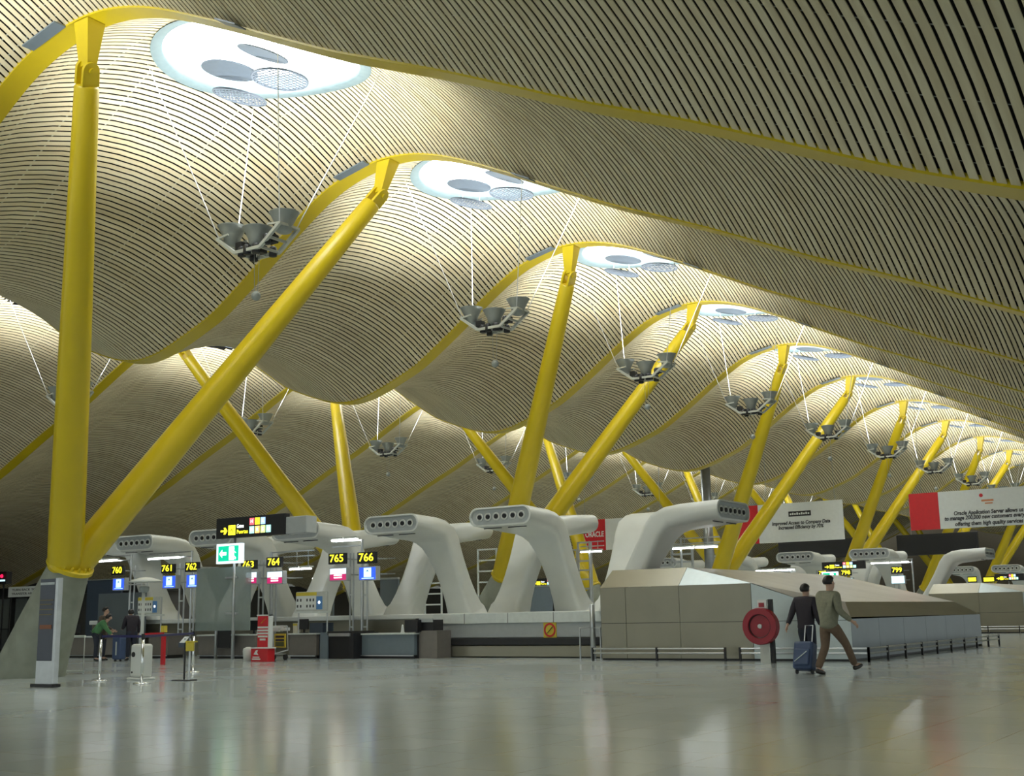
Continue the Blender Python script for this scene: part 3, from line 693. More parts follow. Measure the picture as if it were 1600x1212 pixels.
# numbered check-in displays
def display(num, nb, mb_, screen, label, posts, Y=28.9):
    a, b, z0, z1 = rect(*nb, Y); t = thing('check_in_display', label, 'check-in display', ((a+b)/2, Y, 0), 'numbered check-in displays')
    pn = MB().box(a, b, Y, Y+.12, z0, z1).build('number_panel', BLK, t, bevel=.008)
    text(num, (a+b)/2, (z0+z1)/2, Y-.004, (z1-z0)*.98, YLED, pn, fit=(b-a)*.80, name='digits', bold=.003)
    c, d, w0, w1 = rect(*mb_, Y)
    mo = MB().box(c-.03, d+.03, Y+.02, Y+.22, w0-.03, w1+.03).build('monitor', MOUTH, t, bevel=.01)
    y = Y+.015
    if screen == 'blue':
        MB().box(c, d, y, Y+.02, w0, w1).build('screen', BLED, mo)
        MB().box(c+(d-c)*.28, c+(d-c)*.74, y-.006, y, w0+(w1-w0)*.2, w1-(w1-w0)*.04).build('screen_page', CLED, mo)
        MB().prism([(c+(d-c)*.42, w0+(w1-w0)*.62), (c+(d-c)*.51, w0+(w1-w0)*.82), (c+(d-c)*.60, w0+(w1-w0)*.62), (c+(d-c)*.51, w0+(w1-w0)*.68)], y-.01, y-.006).build('logo_mark', BBLU, mo)
        MB().box(c+(d-c)*.15, d-(d-c)*.1, y-.006, y, w0+(w1-w0)*.07, w0+(w1-w0)*.13).build('caption_bar', CLED, mo)
    elif screen == 'magenta':
        MB().box(c, d, y, Y+.02, w0, w0+(w1-w0)*.5).build('screen', MLED, mo); MB().box(c, d, y, Y+.02, w0+(w1-w0)*.52, w1).build('screen_page', PLED, mo)
        for q in (.36, .16): MB().box(c+(d-c)*.25, d-(d-c)*.25, y-.006, y, w0+(w1-w0)*q, w0+(w1-w0)*(q+.12)).build('caption_bar', LPINK, mo)
    else: MB().box(c, d, y, Y+.02, w0, w1).build('screen', CLED, mo)
    xs = [onY(px, 940, Y+.98).x for px in posts]
    top = z1+.05
    for x in xs: MB().tube([(x, Y+.98, 0), (x, Y+.98, top)], .03, 8).build('post', STL, t)
    for zz in ((z0+z1)/2, (w0+w1)/2): MB().bar((min(xs[0], c), Y+.98, zz), (max(xs[-1], d), Y+.98, zz), .03).build('crossbar', STL, t)
    for zz in (.95, w0-.45): MB().bar((xs[0], Y+.98, zz), (xs[-1], Y+.98, zz), .05).build('shelf_bar', LTOP, t)
    MB().bar(((a+b)/2, Y+.12, (z0+z1)/2), ((a+b)/2, Y+.98, (z0+z1)/2), .04).build('arm', STL, t)
    MB().bar(((c+d)/2, Y+.2, (w0+w1)/2), ((c+d)/2, Y+.98, (w0+w1)/2), .04).build('arm', STL, t)
    return t
display('760', (174, 884, 192, 898), (176, 904, 193, 921), 'blue', 'check-in display 760 with blue screen, leftmost of the row', (202, 209))
display('761', (252, 881, 271, 895), (254, 900, 273, 918), 'blue', 'check-in display 761 with blue screen', (280, 287))
display('762', (289, 878, 309, 893), (291, 898, 308, 917), 'blue', 'check-in display 762 with blue screen left of the glass screen', (298, 303))
display('763', (376, 875, 399, 889), (384, 894, 400, 911), 'magenta', 'check-in display 763 half hidden behind the glass screen', (404, 411))
display('764', (416, 870, 439, 886), (417, 893, 440, 911), 'magenta', 'check-in display 764 with white and magenta screen', (425, 431))
display('765', (513, 864, 539, 881), (515, 888, 540, 906), 'magenta', 'check-in display 765 with white and magenta screen', (547, 552))
display('766', (558, 862, 586, 880), (561, 886, 586, 905), 'blue', 'check-in display 766 with blue screen, rightmost of the row', (567, 574))
# far ones
YD2 = 62.5
g2, _ = gates_sign(1284, 877, 1351, 889, YD2, 'distant black gates sign with yellow arrow above the enclosure', legs=(1300, 0))
exit_sign(1284, 893, 1309, 909, YD2-.2, 'distant green lit exit sign under the far gates sign')
display('797', (1278, 891, 1292, 899), (1276, 903, 1283, 910), 'plain', 'distant check-in display 797 half behind the far exit sign', (1279, 1282), YD2+.3)
display('798', (1313, 890, 1330, 899), (1314, 903, 1332, 913), 'plain', 'distant check-in display 798 right of the far exit sign', (1320, 1325), YD2+.3)
display('799', (1392, 885, 1411, 896), (1393, 900, 1413, 911), 'plain', 'distant check-in display 799 left of the far duct pointing right', (1400, 1406), YD2+.3)
Y3 = 95.
for i, (a_, b_) in enumerate(((1513, 1525), (1537, 1553))):
    a, b, z0, z1 = rect(a_, 902, b_, 908, Y3); t = thing('number_display', f'tiny distant yellow lit number sign, {("left","right")[i]} of two over the far enclosure', 'sign', ((a+b)/2, Y3, 0))
    MB().box(a-.05, b+.05, Y3, Y3+.1, z0-.08, z1+.08).build('number_panel', BLK, t); MB().box(a, b, Y3-.01, Y3, z0, z1).build('lit_face', YLED, t); MB().tube([((a+b)/2, Y3+.05, 0), ((a+b)/2, Y3+.05, z0)], .05, 8).build('post', STL, t)
gates_sign(1554, 896, 1600, 907, Y3-2, 'tiny far gates sign at the right edge of the photo', legs=(1575, 0))
gates_sign(829, 903, 882, 915, 62., 'distant gates sign with yellow arrow seen under the right central duct', legs=(850, 0))

# tube lights on gantries over the desks
def gantry(tx0, tx1, ty, postx, topy, Y, label, lenY=.0):
    a, b = onY(tx0, ty, Y), onY(tx1, ty-.075*(tx1-tx0), Y); z = (a.z+b.z)/2
    x = onY(postx, ty, Y+.2).x; zt = onY(postx, topy, Y+.2).z
    t = thing('tube_light_gantry', label, 'light', (x, Y+.2, 0), 'tube light gantries over the desks')
    MB().tube([(x, Y+.2, 0), (x, Y+.2, zt)], .04, 8).build('post', STL, t)
    for zz in (zt-.03, zt-.2): MB().bar((min(a.x, x)-.05, Y+.2, zz), (max(b.x, x)+.05, Y+.2, zz), .04).build('crossbar', STL, t)
    mid = (a.x+b.x)/2
    for p, q in ((a.x, mid-.03), (mid+.03, b.x)):
        MB().tube([(p, Y+.1, z), (q, Y+.1, z)], .022, 8).build('tube', TUBE, t)
        MB().box(p, q, Y+.02, Y+.22, z+.045, z+.10).build('reflector', FRM, t)
        MB().bar(((p+q)/2, Y+.2, z+.1), ((p+q)/2, Y+.2, zt), .02).build('hanger', STL, t)
    return t
gantry(136, 180, 878, 205, 866, 29.3, 'tube light gantry over desk 760 at the left')
gantry(228, 278, 874, 300, 860, 29.3, 'tube light gantry over desks 761 and 762')
gantry(449, 483, 890, 424, 862, 29.5, 'tube light gantry right of display 764')
gantry(515, 556, 845, 566, 842, 29.5, 'tube light gantry above display 765')
gantry(1049, 1119, 858, 1064, 840, 36., 'tube light gantry under the duct pointing right')
gantry(1360, 1419, 881, 1425, 872, 62., 'distant tube light gantry near display 799')
gantry(905, 938, 863, 921, 845, 40., 'tube light gantry left of the enclosure ducts')
gantry(1180, 1240, 893, 1236, 886, 58., 'distant tube light gantry beyond the enclosure roof')

# notice boards with pictograms
def board(x0, y0, x1, y1, Y, label, by):
    a, b, z0, z1 = rect(x0, y0, x1, y1, Y); w, h = b-a, z1-z0; t = thing('notice_board', label, 'notice board', ((a+b)/2, Y, 0))
    MB().box(a, b+w*.1, Y, Y+.05, z0-.05, z1+.02).build('backing', FRM, t, bevel=.01)
    MB().box(a, a+w*.72, Y-.012, Y, z0, z1).build('white_panel', WBRD, t); MB().box(a, a+w*.75, Y-.018, Y-.01, z1-h*.2, z1).build('yellow_strip', YBRD, t)
    MB().box(a+w*.74, a+w*.95, Y-.012, Y, z0, z1-h*.25).build('blue_panel', BBLU, t); MB().ball((a+w*.84, Y-.012, z0+h*.4), h*.09, 10, 6, (1, .1, 1)).build('pictogram', WLED, t)
    for r in range(2):
        for c in range(6):
            if c == 2: continue
            x, z = a+w*(.06+.115*c), z0+h*(.2+.35*r); MB().box(x-w*.025, x+w*.025, Y-.016, Y-.011, z-h*.08, z+h*.08).build('pictogram', INK, t)
    zs = onY((x0+x1)/2, by, Y).z
    MB().box(a-.05, b+.12, Y-.03, Y+.2, zs-.03, zs+.03).build('tray', LTOP, t)
    for x in (a+.02, b+.06): MB().tube([(x, Y+.1, 0), (x, Y+.1, z1 if x > a+.1 else zs)], .025, 8).build('post', STL, t)
board(216, 933, 247, 957, 28.6, 'white, yellow and blue pictogram board behind the tall white lamp', 961)
board(463, 925, 506, 952, 28.6, 'white, yellow and blue pictogram board between desks 764 and 765', 956)

# ------------------------------------------------------------------ check-in desks
def bx(t, name, x0, y0, x1, y1, Y, dep, mt, bevel=.008, floor=False):
    a, b, z0, z1 = rect(x0, y0, x1, y1, Y)
    return MB().box(a, b, Y, Y+dep, 0 if floor else max(0, z0), z1).build(name, mt, t, bevel=bevel)
def desk(label, x0, x1, yt, Y, front=BRN, extra=None):
    a, b, z0, z1 = rect(x0, yt, x1, 1027, Y); t = thing('check_in_desk', label, 'desk', ((a+b)/2, Y, 0), 'check-in desks')
    MB().box(a, b, Y, Y+.05, .10, z1-.045).build('front_panel', front, t, bevel=.006)
    MB().box(a, a+.04, Y+.05, Y+.75, .10, z1-.045).build('side_panel', front, t); MB().box(b-.04, b, Y+.05, Y+.75, .10, z1-.045).build('side_panel', front, t)
    MB().box(a-.05, b+.05, Y-.06, Y+.8, z1-.045, z1).build('worktop', LTOP, t, bevel=.01)
    MB().box(a+.02, b-.02, Y+.04, Y+.7, 0, .10).build('plinth', BLK, t); MB().box(a, b, Y-.05, Y-.02, .07, .10).build('foot_rail', STL, t)
    return t, a, b, z1
def monitor(xc, Y, z, label, w=.42, rot=0):
    t = thing('desk_monitor', label, 'monitor', (xc, Y, z))
    MB().box(xc-w/2, xc+w/2, Y, Y+.05, z+.12, z+.44).build('screen_back', BLK, t, bevel=.01); MB().box(xc-.03, xc+.03, Y+.03, Y+.07, z, z+.2).build('stem', BLK, t); MB().box(xc-.12, xc+.12, Y-.04, Y+.14, z, z+.02).build('foot', BLK, t)
d0 = desk('taupe check-in desk at the far left beside the concrete pier', 96, 165, 994, 28.3)
d1 = desk('taupe check-in desk under display 761', 232, 262, 990, 28.3)
d2 = desk('taupe check-in desk behind the glass screen', 310, 398, 991, 28.4)
d3 = desk('dark taupe check-in desk under the pictogram board', 452, 494, 989, 28.6)
d4 = desk('wide blue-grey check-in desk under display 766', 553, 647, 989, 29.0, BLUG)
for (t, a, b, z), px, lab in ((d0, 110, 'black desk monitor on the far left desk'), (d2, 392, 'black desk monitor behind the red stand'), (d3, 470, 'dark desk monitor under the pictogram board')):
    x = onY(px, 985, 28.6).x; monitor(min(max(x, a+.3), b-.25), 28.7, z, lab)
t = thing('weighing_belt', 'dark baggage weighing belt between the pictogram desk and the blue-grey desk', 'weighing belt', (onY(522, 1000, 28.6).x, 28.6, 0))
bx(t, 'side_cheek', 500, 988, 512, 1027, 28.6, 1.2, BLUG, floor=True); bx(t, 'front_flap', 511, 994, 546, 1025, 28.65, .08, BLK, floor=True); bx(t, 'belt', 511, 986, 546, 992, 28.6, 1.2, RUB); bx(t, 'lip', 513, 989, 546, 994, 28.55, .06, STL); bx(t, 'side_cheek', 545, 988, 552, 1027, 28.6, 1.2, BLK, floor=True)
t = thing('side_screen', 'tall dark panel beside the pictogram desk', 'panel', (onY(495, 1000, 28.6).x, 28.6, 0))
bx(t, 'panel', 483, 973, 504, 1026, 28.75, .5, NAVY, floor=True)
t = thing('service_cabinet', 'black service cabinet right of the blue-grey desk', 'cabinet', (onY(664, 1000, 29.2).x, 29.2, 0))
bx(t, 'body', 650, 985, 683, 1026, 29.2, .7, BRN, floor=True); bx(t, 'screen_box', 632, 968, 652, 987, 29.0, .5, BLK); bx(t, 'top_box', 652, 968, 677, 986, 29.25, .5, BLK); bx(t, 'black_post', 649, 966, 653, 1026, 29.15, .3, BLK, floor=True); bx(t, 'flap', 653, 966, 675, 972, 29.2, .06, MOUTH)
t = thing('paper_cone', 'small white roll standing on the blue-grey desk', 'roll', (onY(629, 986, 29.3).x, 29.3, d4[3]))
x = onY(629, 986, 29.3).x; MB().lathe([(.07, 0), (.05, .05), (.03, .22), (.02, .25)], (x, 29.3, d4[3]), 12).build('roll', WBRD, t, smooth=True)
t = thing('leaflet_box', 'cream leaflet box standing on the pictogram desk', 'leaflet box', (onY(461, 988, 28.65).x, 28.65, d3[3]))
x = onY(461, 988, 28.65).x; MB().box(x-.09, x+.09, 28.65, 28.8, d3[3], d3[3]+.32).build('box', mat('cream_card', (.55, .53, .42), .6), t); MB().box(x-.09, x+.09, 28.64, 28.65, d3[3]+.24, d3[3]+.30).build('band', YBRD, t)

# ------------------------------------------------------------------ foreground left: totem, lamp, barriers, stands
a, b, z0, z1 = rect(59, 904, 88, 1074, 14.9); zt = onY(75, 904, 14.9).z
t = thing('info_totem', 'slim blue-grey information totem standing before the concrete pier', 'sign', ((a+b)/2, 14.9, 0))
MB().box(a, b-.08, 14.9, 14.98, .5, zt).build('panel', mat('totem_face', (.05, .058, .08), .4), t, bevel=.01); MB().box(b-.08, b, 14.88, 15.0, .06, zt+.01).build('edge_post', STL, t, bevel=.01)
MB().box(a, b-.08, 14.9, 14.98, .06, .5).build('steel_base', STL, t); MB().box(a-.08, b+.03, 14.84, 15.04, 0, .06).build('foot', BLK, t, bevel=.01)
MB().box(a+.02, b-.12, 14.89, 14.9, zt-.12, zt-.07).build('header_bar', MOUTH, t)
for i, z in enumerate((zt-.42, zt-.50, zt-.60, zt-.70)): MB().box(a+.03, b-.14-.04*(i % 2), 14.89, 14.9, z-.009, z+.009).build('text_line', mat('ochre_text', (.14, .11, .04), .5), t)
MB().box(a+.06, b-.16, 14.89, 14.9, zt-.98, zt-.90).build('orange_logo', mat('orange_text', (.20, .07, .03), .5), t)

a, b, z0, z1 = rect(203, 1006, 224, 1063, 17.4); xm = (a+b)/2
t = thing('lamp_column', 'white mushroom topped lamp pole rising from a white cabinet', 'lamp', (xm, 17.4, 0))
MB().box(a-.05, b+.05, 17.36, 17.7, 0, .05).build('foot', WHT, t, bevel=.02); MB().box(a, b, 17.4, 17.66, .05, z1).build('cabinet', WHT, t, bevel=.05)
MB().lathe([(.001, -.012), (.055, -.012), (.055, .01)], (a+.11, 17.4, z1-.22), 18, 'y').build('port', HOLE, t)
for x in (a+.08, b-.06): MB().lathe([(.001, -.008), (.022, -.008), (.022, .01)], (x, 17.4, .16), 12, 'y').build('lock', HOLE, t)
zd = onY(218, 908, 17.6).z; zh = onY(218, 925, 17.6).z
MB().tube([(xm-.02, 17.53, z1-.02), (xm-.02, 17.53, zh)], .036, 12).build('pole', WHT, t, smooth=True)
MB().lathe([(.04, zh-.02), (.10, zh+.02), (.11, zh+.10), (.09, zh+.12)], (xm, 17.53, 0), 18).build('lamp_head', LAMPG, t, smooth=True)
for x in (-.09, .09): MB().tube([(xm+x, 17.53, zh+.1), (xm+x, 17.53, zd)], .008, 6).build('stay', STL, t)
MB().lathe([(.37, zd-.03), (.30, zd+.02), (.12, zd+.07), (.001, zd+.085)], (xm+.03, 17.53, 0), 30).build('shade', WHT, t, smooth=True)

def stanchion(px, py_base, py_top, label, Y=None):
    p = onZ(px, py_base, 0.0); Y = p.y; z = onY(px, py_top, Y).z
    t = thing('stanchion', label, 'barrier post', (p.x, p.y, 0), 'queue barrier posts')
    MB().lathe([(.17, 0), (.17, .012), (.12, .03), (.04, .04)], (p.x, p.y, 0), 24).build('base', CHR, t, smooth=True); MB().tube([(p.x, p.y, .03), (p.x, p.y, z-.1)], .03, 12).build('pole', CHR, t, smooth=True)
    MB().tube([(p.x, p.y, z-.1), (p.x, p.y, z)], .036, 12).build('belt_head', BLK, t); return Vector((p.x, p.y, z-.05))
s1 = stanchion(155, 1064, 990, 'steel queue barrier post left of the white lamp cabinet')
s2 = stanchion(221, 1068, 990, 'steel queue barrier post in front of the white lamp cabinet')
s3 = stanchion(301, 1050, 986, 'steel queue barrier post beside the yellow plate stand')
def belt(a, b, mt, label):
    o = MB().add([(*a.xy, a.z-.025), (*b.xy, b.z-.025), (*b.xy, b.z+.025), (*a.xy, a.z+.025), (a.x, a.y+.004, a.z-.025), (b.x, b.y+.004, b.z-.025), (b.x, b.y+.004, b.z+.025), (a.x, a.y+.004, a.z+.025)],
                 [(0, 1, 2, 3), (7, 6, 5, 4), (3, 2, 6, 7), (0, 4, 5, 1)]).build('barrier_belt', mt); tag(o, label, 'belt')
belt(s1, s2, BELT, 'dark blue barrier belt between the two left posts')
belt(s2, s3, BELT, 'dark blue barrier belt right of the white lamp cabinet')
q1, q2 = onY(222, 991, 24.), onY(256, 989, 24.)
t = thing('red_barrier', 'red barrier bar and post before the desk under display 761', 'barrier', (q2.x, 24., 0))
MB().bar((q1.x, 24, q1.z), (q2.x, 24, q2.z), .03, .06).build('bar', RED, t); MB().box(q2.x-.06, q2.x+.06, 23.96, 24.04, 0, q2.z-.02).build('post', RED, t); MB().box(q2.x-.07, q2.x+.07, 23.94, 24.06, q2.z+.03, q2.z+.22).build('yellow_head', YBRD, t)
MB().box(q1.x-.03, q1.x+.03, 23.97, 24.03, 0, q1.z).build('post', RED, t)
q = onZ(289, 1063, 0)
t = thing('plate_stand', 'black stand with a yellow plate and white sheet by the queue barrier', 'stand', (q.x, q.y, 0))
MB().box(q.x-.27, q.x+.22, q.y-.14, q.y+.14, 0, .02).build('base', BLK, t, bevel=.008)
for dx in (-.03, .12): MB().box(q.x+dx-.014, q.x+dx+.014, q.y-.012, q.y+.012, .02, .86).build('leg', BLK if dx < 0 else STL, t)
MB().box(q.x+.02, q.x+.26, q.y-.03, q.y, .60, .78).build('yellow_plate', YBRD, t, bevel=.006); MB().box(q.x+.0, q.x+.28, q.y-.04, q.y+.06, .78, .81).build('top_bar', YBRD, t)
MB().box(q.x-.18, q.x+.0, q.y-.05, q.y+.05, .68, .78).build('dark_tray', NAVY, t); MB().add([(q.x-.14, q.y-.06, .78), (q.x+.02, q.y-.06, .78), (q.x+.05, q.y+.04, .90), (q.x-.10, q.y+.04, .90), (q.x-.14, q.y-.05, .775), (q.x+.02, q.y-.05, .775), (q.x+.05, q.y+.05, .895), (q.x-.10, q.y+.05, .895)], [(0, 1, 2, 3), (7, 6, 5, 4), (0, 4, 5, 1), (1, 5, 6, 2), (2, 6, 7, 3), (3, 7, 4, 0)]).build('white_sheet', WBRD, t)
# rail frame beside the pier
p0, p1 = onZ(92, 1052, 0), onZ(142, 1052, 0); Y = p0.y; z = onY(115, 994, Y).z
t = thing('rail_frame', 'pale metal rail frame beside the foot of the concrete pier', 'rail', ((p0.x+p1.x)/2, Y, 0))
MB().tube([(p0.x, Y, z), (p1.x, Y, z)], .028, 10).build('top_rail', LTOP, t); MB().tube([(p0.x, Y, .06), (p1.x, Y, .06)], .024, 10).build('bottom_rail', LTOP, t)
for a, b in ((.30, .08), (.42, .20)):
    MB().tube([(p0.x+(p1.x-p0.x)*b, Y, .0), (p0.x+(p1.x-p0.x)*a, Y, z)], .02, 8).build('brace', LTOP, t)
MB().tube([(p0.x+.02, Y, 0), (p0.x+.02, Y, z)], .02, 8).build('upright', LTOP, t); MB().tube([(p1.x-.02, Y, 0), (p1.x-.02, Y, z)], .012, 8).build('upright', LTOP, t)

# red stand with box
Y = 26.6
a, b, z0, z1 = rect(402, 962, 419, 1031, Y); t = thing('red_stand', 'tall red promotional stand with a red box at its foot', 'stand', ((a+b)/2, Y, 0))
MB().box(a, b, Y, Y+.12, 0, z1).build('red_panel', RED, t, bevel=.01); MB().box(b, b+.06, Y-.01, Y+.13, 0, z1+.04).build('white_edge', WBRD, t); MB().box(a-.03, b+.06, Y-.01, Y+.13, z1, z1+.04).build('white_edge', WBRD, t)
for i, w in enumerate((.22, .24, .26, .20, .12)): MB().box((a+b)/2-w, (a+b)/2+w, Y-.008, Y, z1-.34-.09*i-.03, z1-.34-.09*i+.025).build('text_line', LTOP, t)
MB().bar((a+.15, Y-.006, z1-.22), (b-.1, Y-.006, z1-.08), .025, .008).build('tick_mark', YBRD, t)
c, d, w0, w1 = rect(392, 1013, 418, 1031, Y-.3)
bb = MB().box(c, d, Y-.3, Y, 0, w1).build('red_box', RED, t, bevel=.01); MB().box(c-.01, d+.05, Y-.31, Y, w1, w1+.03).build('white_edge', WBRD, t)
MB().prism([(c+.12, w1*.55), (c+.22, w1*.88), (c+.30, w1*.88), (c+.26, w1*.7), (c+.32, w1*.5)], Y-.31, Y-.30).build('logo_mark', WBRD, bb); MB().box(c+.08, c+.36, Y-.31, Y-.30, w1*.30, w1*.38).build('text_line', WBRD, bb); MB().box(c+.06, c+.40, Y-.31, Y-.30, w1*.14, w1*.24).build('text_line', WBRD, bb)
t = thing('white_bin', 'small white round bin left of the red box', 'bin', (onY(388, 1020, 26.6).x, 26.6, 0)); MB().lathe([(.14, 0), (.17, .3), (.15, .38), (.05, .42)], (onY(388, 1020, 26.6).x, 26.6, 0), 18).build('bin_body', WHT, t, smooth=True)

# luggage trolley
def trolley(cx, Y, label):
    t = thing('luggage_trolley', label, 'trolley', (cx, Y, 0))
    MB().tube([(cx-.28, Y+.0, .98), (cx-.3, Y, 1.02), (cx+.3, Y, 1.02), (cx+.28, Y, .98)], .025, 8).build('handle', LTOP, t)
    for s in (-.3, .3): MB().tube([(cx+s, Y, 1.02), (cx+s, Y+.05, .3), (cx+s*.9, Y-.8, .16)], .022, 8).build('side_tube', STL, t)
    MB().box(cx-.27, cx+.27, Y-.78, Y+.02, .17, .20).build('deck', STL, t, bevel=.008); MB().box(cx-.3, cx+.02, Y-.06, Y+.14, .86, 1.0).build('basket', LTOP, t, bevel=.02); MB().box(cx+.06, cx+.3, Y-.06, Y+.14, .88, .98).build('basket', LTOP, t, bevel=.02)
    pn = MB().box(cx-.13, cx+.33, Y-.1, Y-.07, .38, .80).build('advert_panel', YLED if False else YBRD, t)
    for z in (.71, .61): MB().box(cx-.08, cx+.28, Y-.106, Y-.1, z-.035, z+.03).build('text_block', INK, pn)
    MB().box(cx-.08, cx+.28, Y-.106, Y-.1, .42, .55).build('text_block', mat('olive_block', (.10, .12, .04), .5), pn)
    for x, y in ((-.25, -.7), (.25, -.7), (-.25, .0), (.25, .0)):
        w = MB().lathe([(.09, -.02), (.09, .02)], (cx+x, Y+y, .09), 16, 'x').build('wheel', RUB, t)
trolley(onY(437, 1010, 27.4).x, 27.4, 'luggage trolley with a yellow and black advert panel')

# dark service block, navy panel and sign at the far left
X0, X1, _, zt = rect(-60, 882, 135, 1030, 36.)
sb = thing('service_block', 'dark glazed service block behind the concrete pier at the far left', 'kiosk', ((X0+X1)/2, 36., 0))
MB().box(X0, X1+5, 36.3, 40, 0, 2.6).build('wall', DARK, sb); MB().box(X0, X1+5.1, 35.8, 40, 2.6, 3.0).build('fascia', BLK, sb)
for px in (-20, 14, 42, 78, 112):
    x = onY(px, 990, 36.).x; MB().box(x-.1, x+.1, 36.0, 36.3, 0, 2.6).build('mullion', BLK, sb)
for p, q in ((-16, 10), (18, 38), (46, 74), (82, 108)):
    a, b = onY(p, 990, 36.1).x, onY(q, 990, 36.1).x; MB().box(a, b, 36.2, 36.26, 1.05, 2.5).build('pane', mat('dim_pane', (.16, .18, .17), .3), sb)
    MB().box(a, b, 36.18, 36.26, .05, 1.0).build('shutter', mat('dim_shutter', (.11, .12, .12), .5), sb)
a, b, z0, z1 = rect(13, 916, 62, 932, 34.); t = thing('transfer_sign', 'white sign with two dark text lines left of the concrete pier', 'sign', ((a+b)/2, 34, z0))
MB().box(a, b, 34, 34.06, z0, z1).build('board', WBRD, t); text('TURN BACK TO', (a+b)/2, z0+(z1-z0)*.68, 33.995, (z1-z0)*.32, INK, t, fit=(b-a)*.75); text('TRANSFER AREA', (a+b)/2, z0+(z1-z0)*.30, 33.995, (z1-z0)*.32, INK, t, fit=(b-a)*.78)
for x in (a+.2, b-.2): MB().tube([(x, 34.03, 0), (x, 34.03, z0)], .03, 8).build('post', BLK, t)
a, b, z0, z1 = rect(-8, 893, 10, 912, 35.5); t = thing('lit_screen', 'dark monitor with red and white glow at the left edge', 'screen', ((a+b)/2, 35.5, z0))
MB().box(a, b, 35.5, 35.8, z0, z1).build('casing', BLK, t); MB().box(a+.2, b-.1, 35.49, 35.5, z0+.12, z0+.2).build('white_bar', CLED, t); MB().ball((b-.35, 35.48, z1-.22), .09).build('red_lamp', led('led_crimson', (.8, .01, .08)), t)
MB().tube([((a+b)/2, 35.7, 0), ((a+b)/2, 35.7, z0)], .04, 8).build('post', BLK, t)
a, b, z0, z1 = rect(135, 906, 188, 988, 32.); t = thing('navy_screen', 'tall navy partition behind the queueing people', 'partition', ((a+b)/2, 32, 0)); MB().box(a, b, 32, 32.1, .0, z1).build('panel', NAVY, t); MB().box(a, b, 31.97, 32.12, z1, z1+.04).build('cap', STL, t)
a, b, z0, z1 = rect(190, 910, 262, 1000, 31.); t = thing('steel_partition', 'dull steel partition under the ducts behind display 761', 'partition', ((a+b)/2, 31, 0)); MB().box(a, b, 29.9, 30.0, 0, z1-.4).build('panel', PANELD, t)

# ------------------------------------------------------------------ banners, dark screens, rain pipe
def hang(t, xs, Y, z1, y_off=.03):
    for x in xs: MB().tube([(x, Y+y_off, z1), (x, Y+y_off, float(zc(x, (Y-Y0) % BAY))+.02)], .012, 5).build('wire', STL, t)
YB = 60.
a, b, z0, z1 = rect(1170, 785, 1318, 846, YB); ar, br, _, _ = rect(1163, 785, 1185, 846, YB)
t = thing('banner', 'white hanging banner with black label and Improved Access text', 'banner', ((a+b)/2, YB, z0))
MB().box(br-.0, b, YB, YB+.06, z0, z1).build('white_panel', WBRD, t); MB().box(br-1.9, br-.01, YB, YB+.06, z0, z1).build('red_panel', RED, t)
c, d, e, f = rect(1232, 798, 1267, 806, YB); MB().box(c, d, YB-.01, YB, e, f).build('label_box', BLK, t)
for i in range(9): MB().box(c+(d-c)*(.06+.1*i), c+(d-c)*(.13+.1*i), YB-.016, YB-.01, e+(f-e)*.3, e+(f-e)*(.62+.1*(i % 2))).build('label_mark', WBRD, t)
p = onY(1251, 816, YB); w = onY(1297, 814, YB).x-onY(1206, 818, YB).x; text('Improved Access to Company Data', p.x, p.z, YB-.01, .25, INK, t, fit=w, shear=.2, bold=.008)
p = onY(1251, 823, YB); w = onY(1287, 821, YB).x-onY(1216, 824, YB).x; text('Increased Efficiency by 70%', p.x, p.z, YB-.01, .25, INK, t, fit=w, shear=.2, bold=.008)
hang(t, (br+.5, b-.4), YB, z1)
a, b, z0, z1 = rect(1421, 764, 1640, 823, YB); m_, _, _, _ = rect(1467, 764, 1640, 823, YB)
t = thing('banner', 'red and white hanging banner with three text lines at the right edge', 'banner', ((a+b)/2, YB, z0))
MB().box(a, m_-.01, YB, YB+.06, z0, z1).build('red_panel', RED, t); MB().box(m_, b, YB, YB+.06, z0, z1).build('white_panel', WBRD, t)
for s, px0, px1, py in (('Oracle Application Server allows us', 1489, 1598, 799), ('to manage 200,000 new customers every', 1474, 1600, 807), ('offering them high quality services', 1491, 1598, 816)):
    xm = (px0+px1)/2; p = onY(xm, py, YB); w = onY(px1, py, YB).x-onY(px0, py, YB).x; text(s, p.x, p.z, YB-.01, .27, INK, t, fit=w, shear=.2, bold=.008)
p = onY(1540, 779, YB); og = mat('orange_ink', (.62, .25, .12), .5)
MB().ball((p.x-.2, YB, p.z+.18), .09, 10, 6, (1, .1, 1)).build('logo_dot', RED, t); MB().box(p.x-.2, p.x+.35, YB-.01, YB, p.z-.12, p.z-.03).build('logo_bar', og, t); MB().box(p.x-.05, p.x+.3, YB-.01, YB, p.z-.24, p.z-.18).build('logo_bar', og, t)
hang(t, (a+.6, m_+2.), YB, z1)
a, b, z0, z1 = rect(905, 812, 946, 860, YB); t = thing('banner', 'red hanging banner with white lettering left of the enclosure ducts', 'banner', ((a+b)/2, YB, z0))
MB().box(a, b, YB, YB+.06, z0, z1).build('red_panel', RED, t); MB().box(b+.01, b+4.2, YB, YB+.06, z0, z1).build('white_panel', WBRD, t); p = onY(929, 835, YB); text('ORACLE', p.x, p.z, YB-.01, .42, WBRD, t, fit=(b-a)*.7, bold=.01); hang(t, (a+.4, b+3.5), YB, z1)
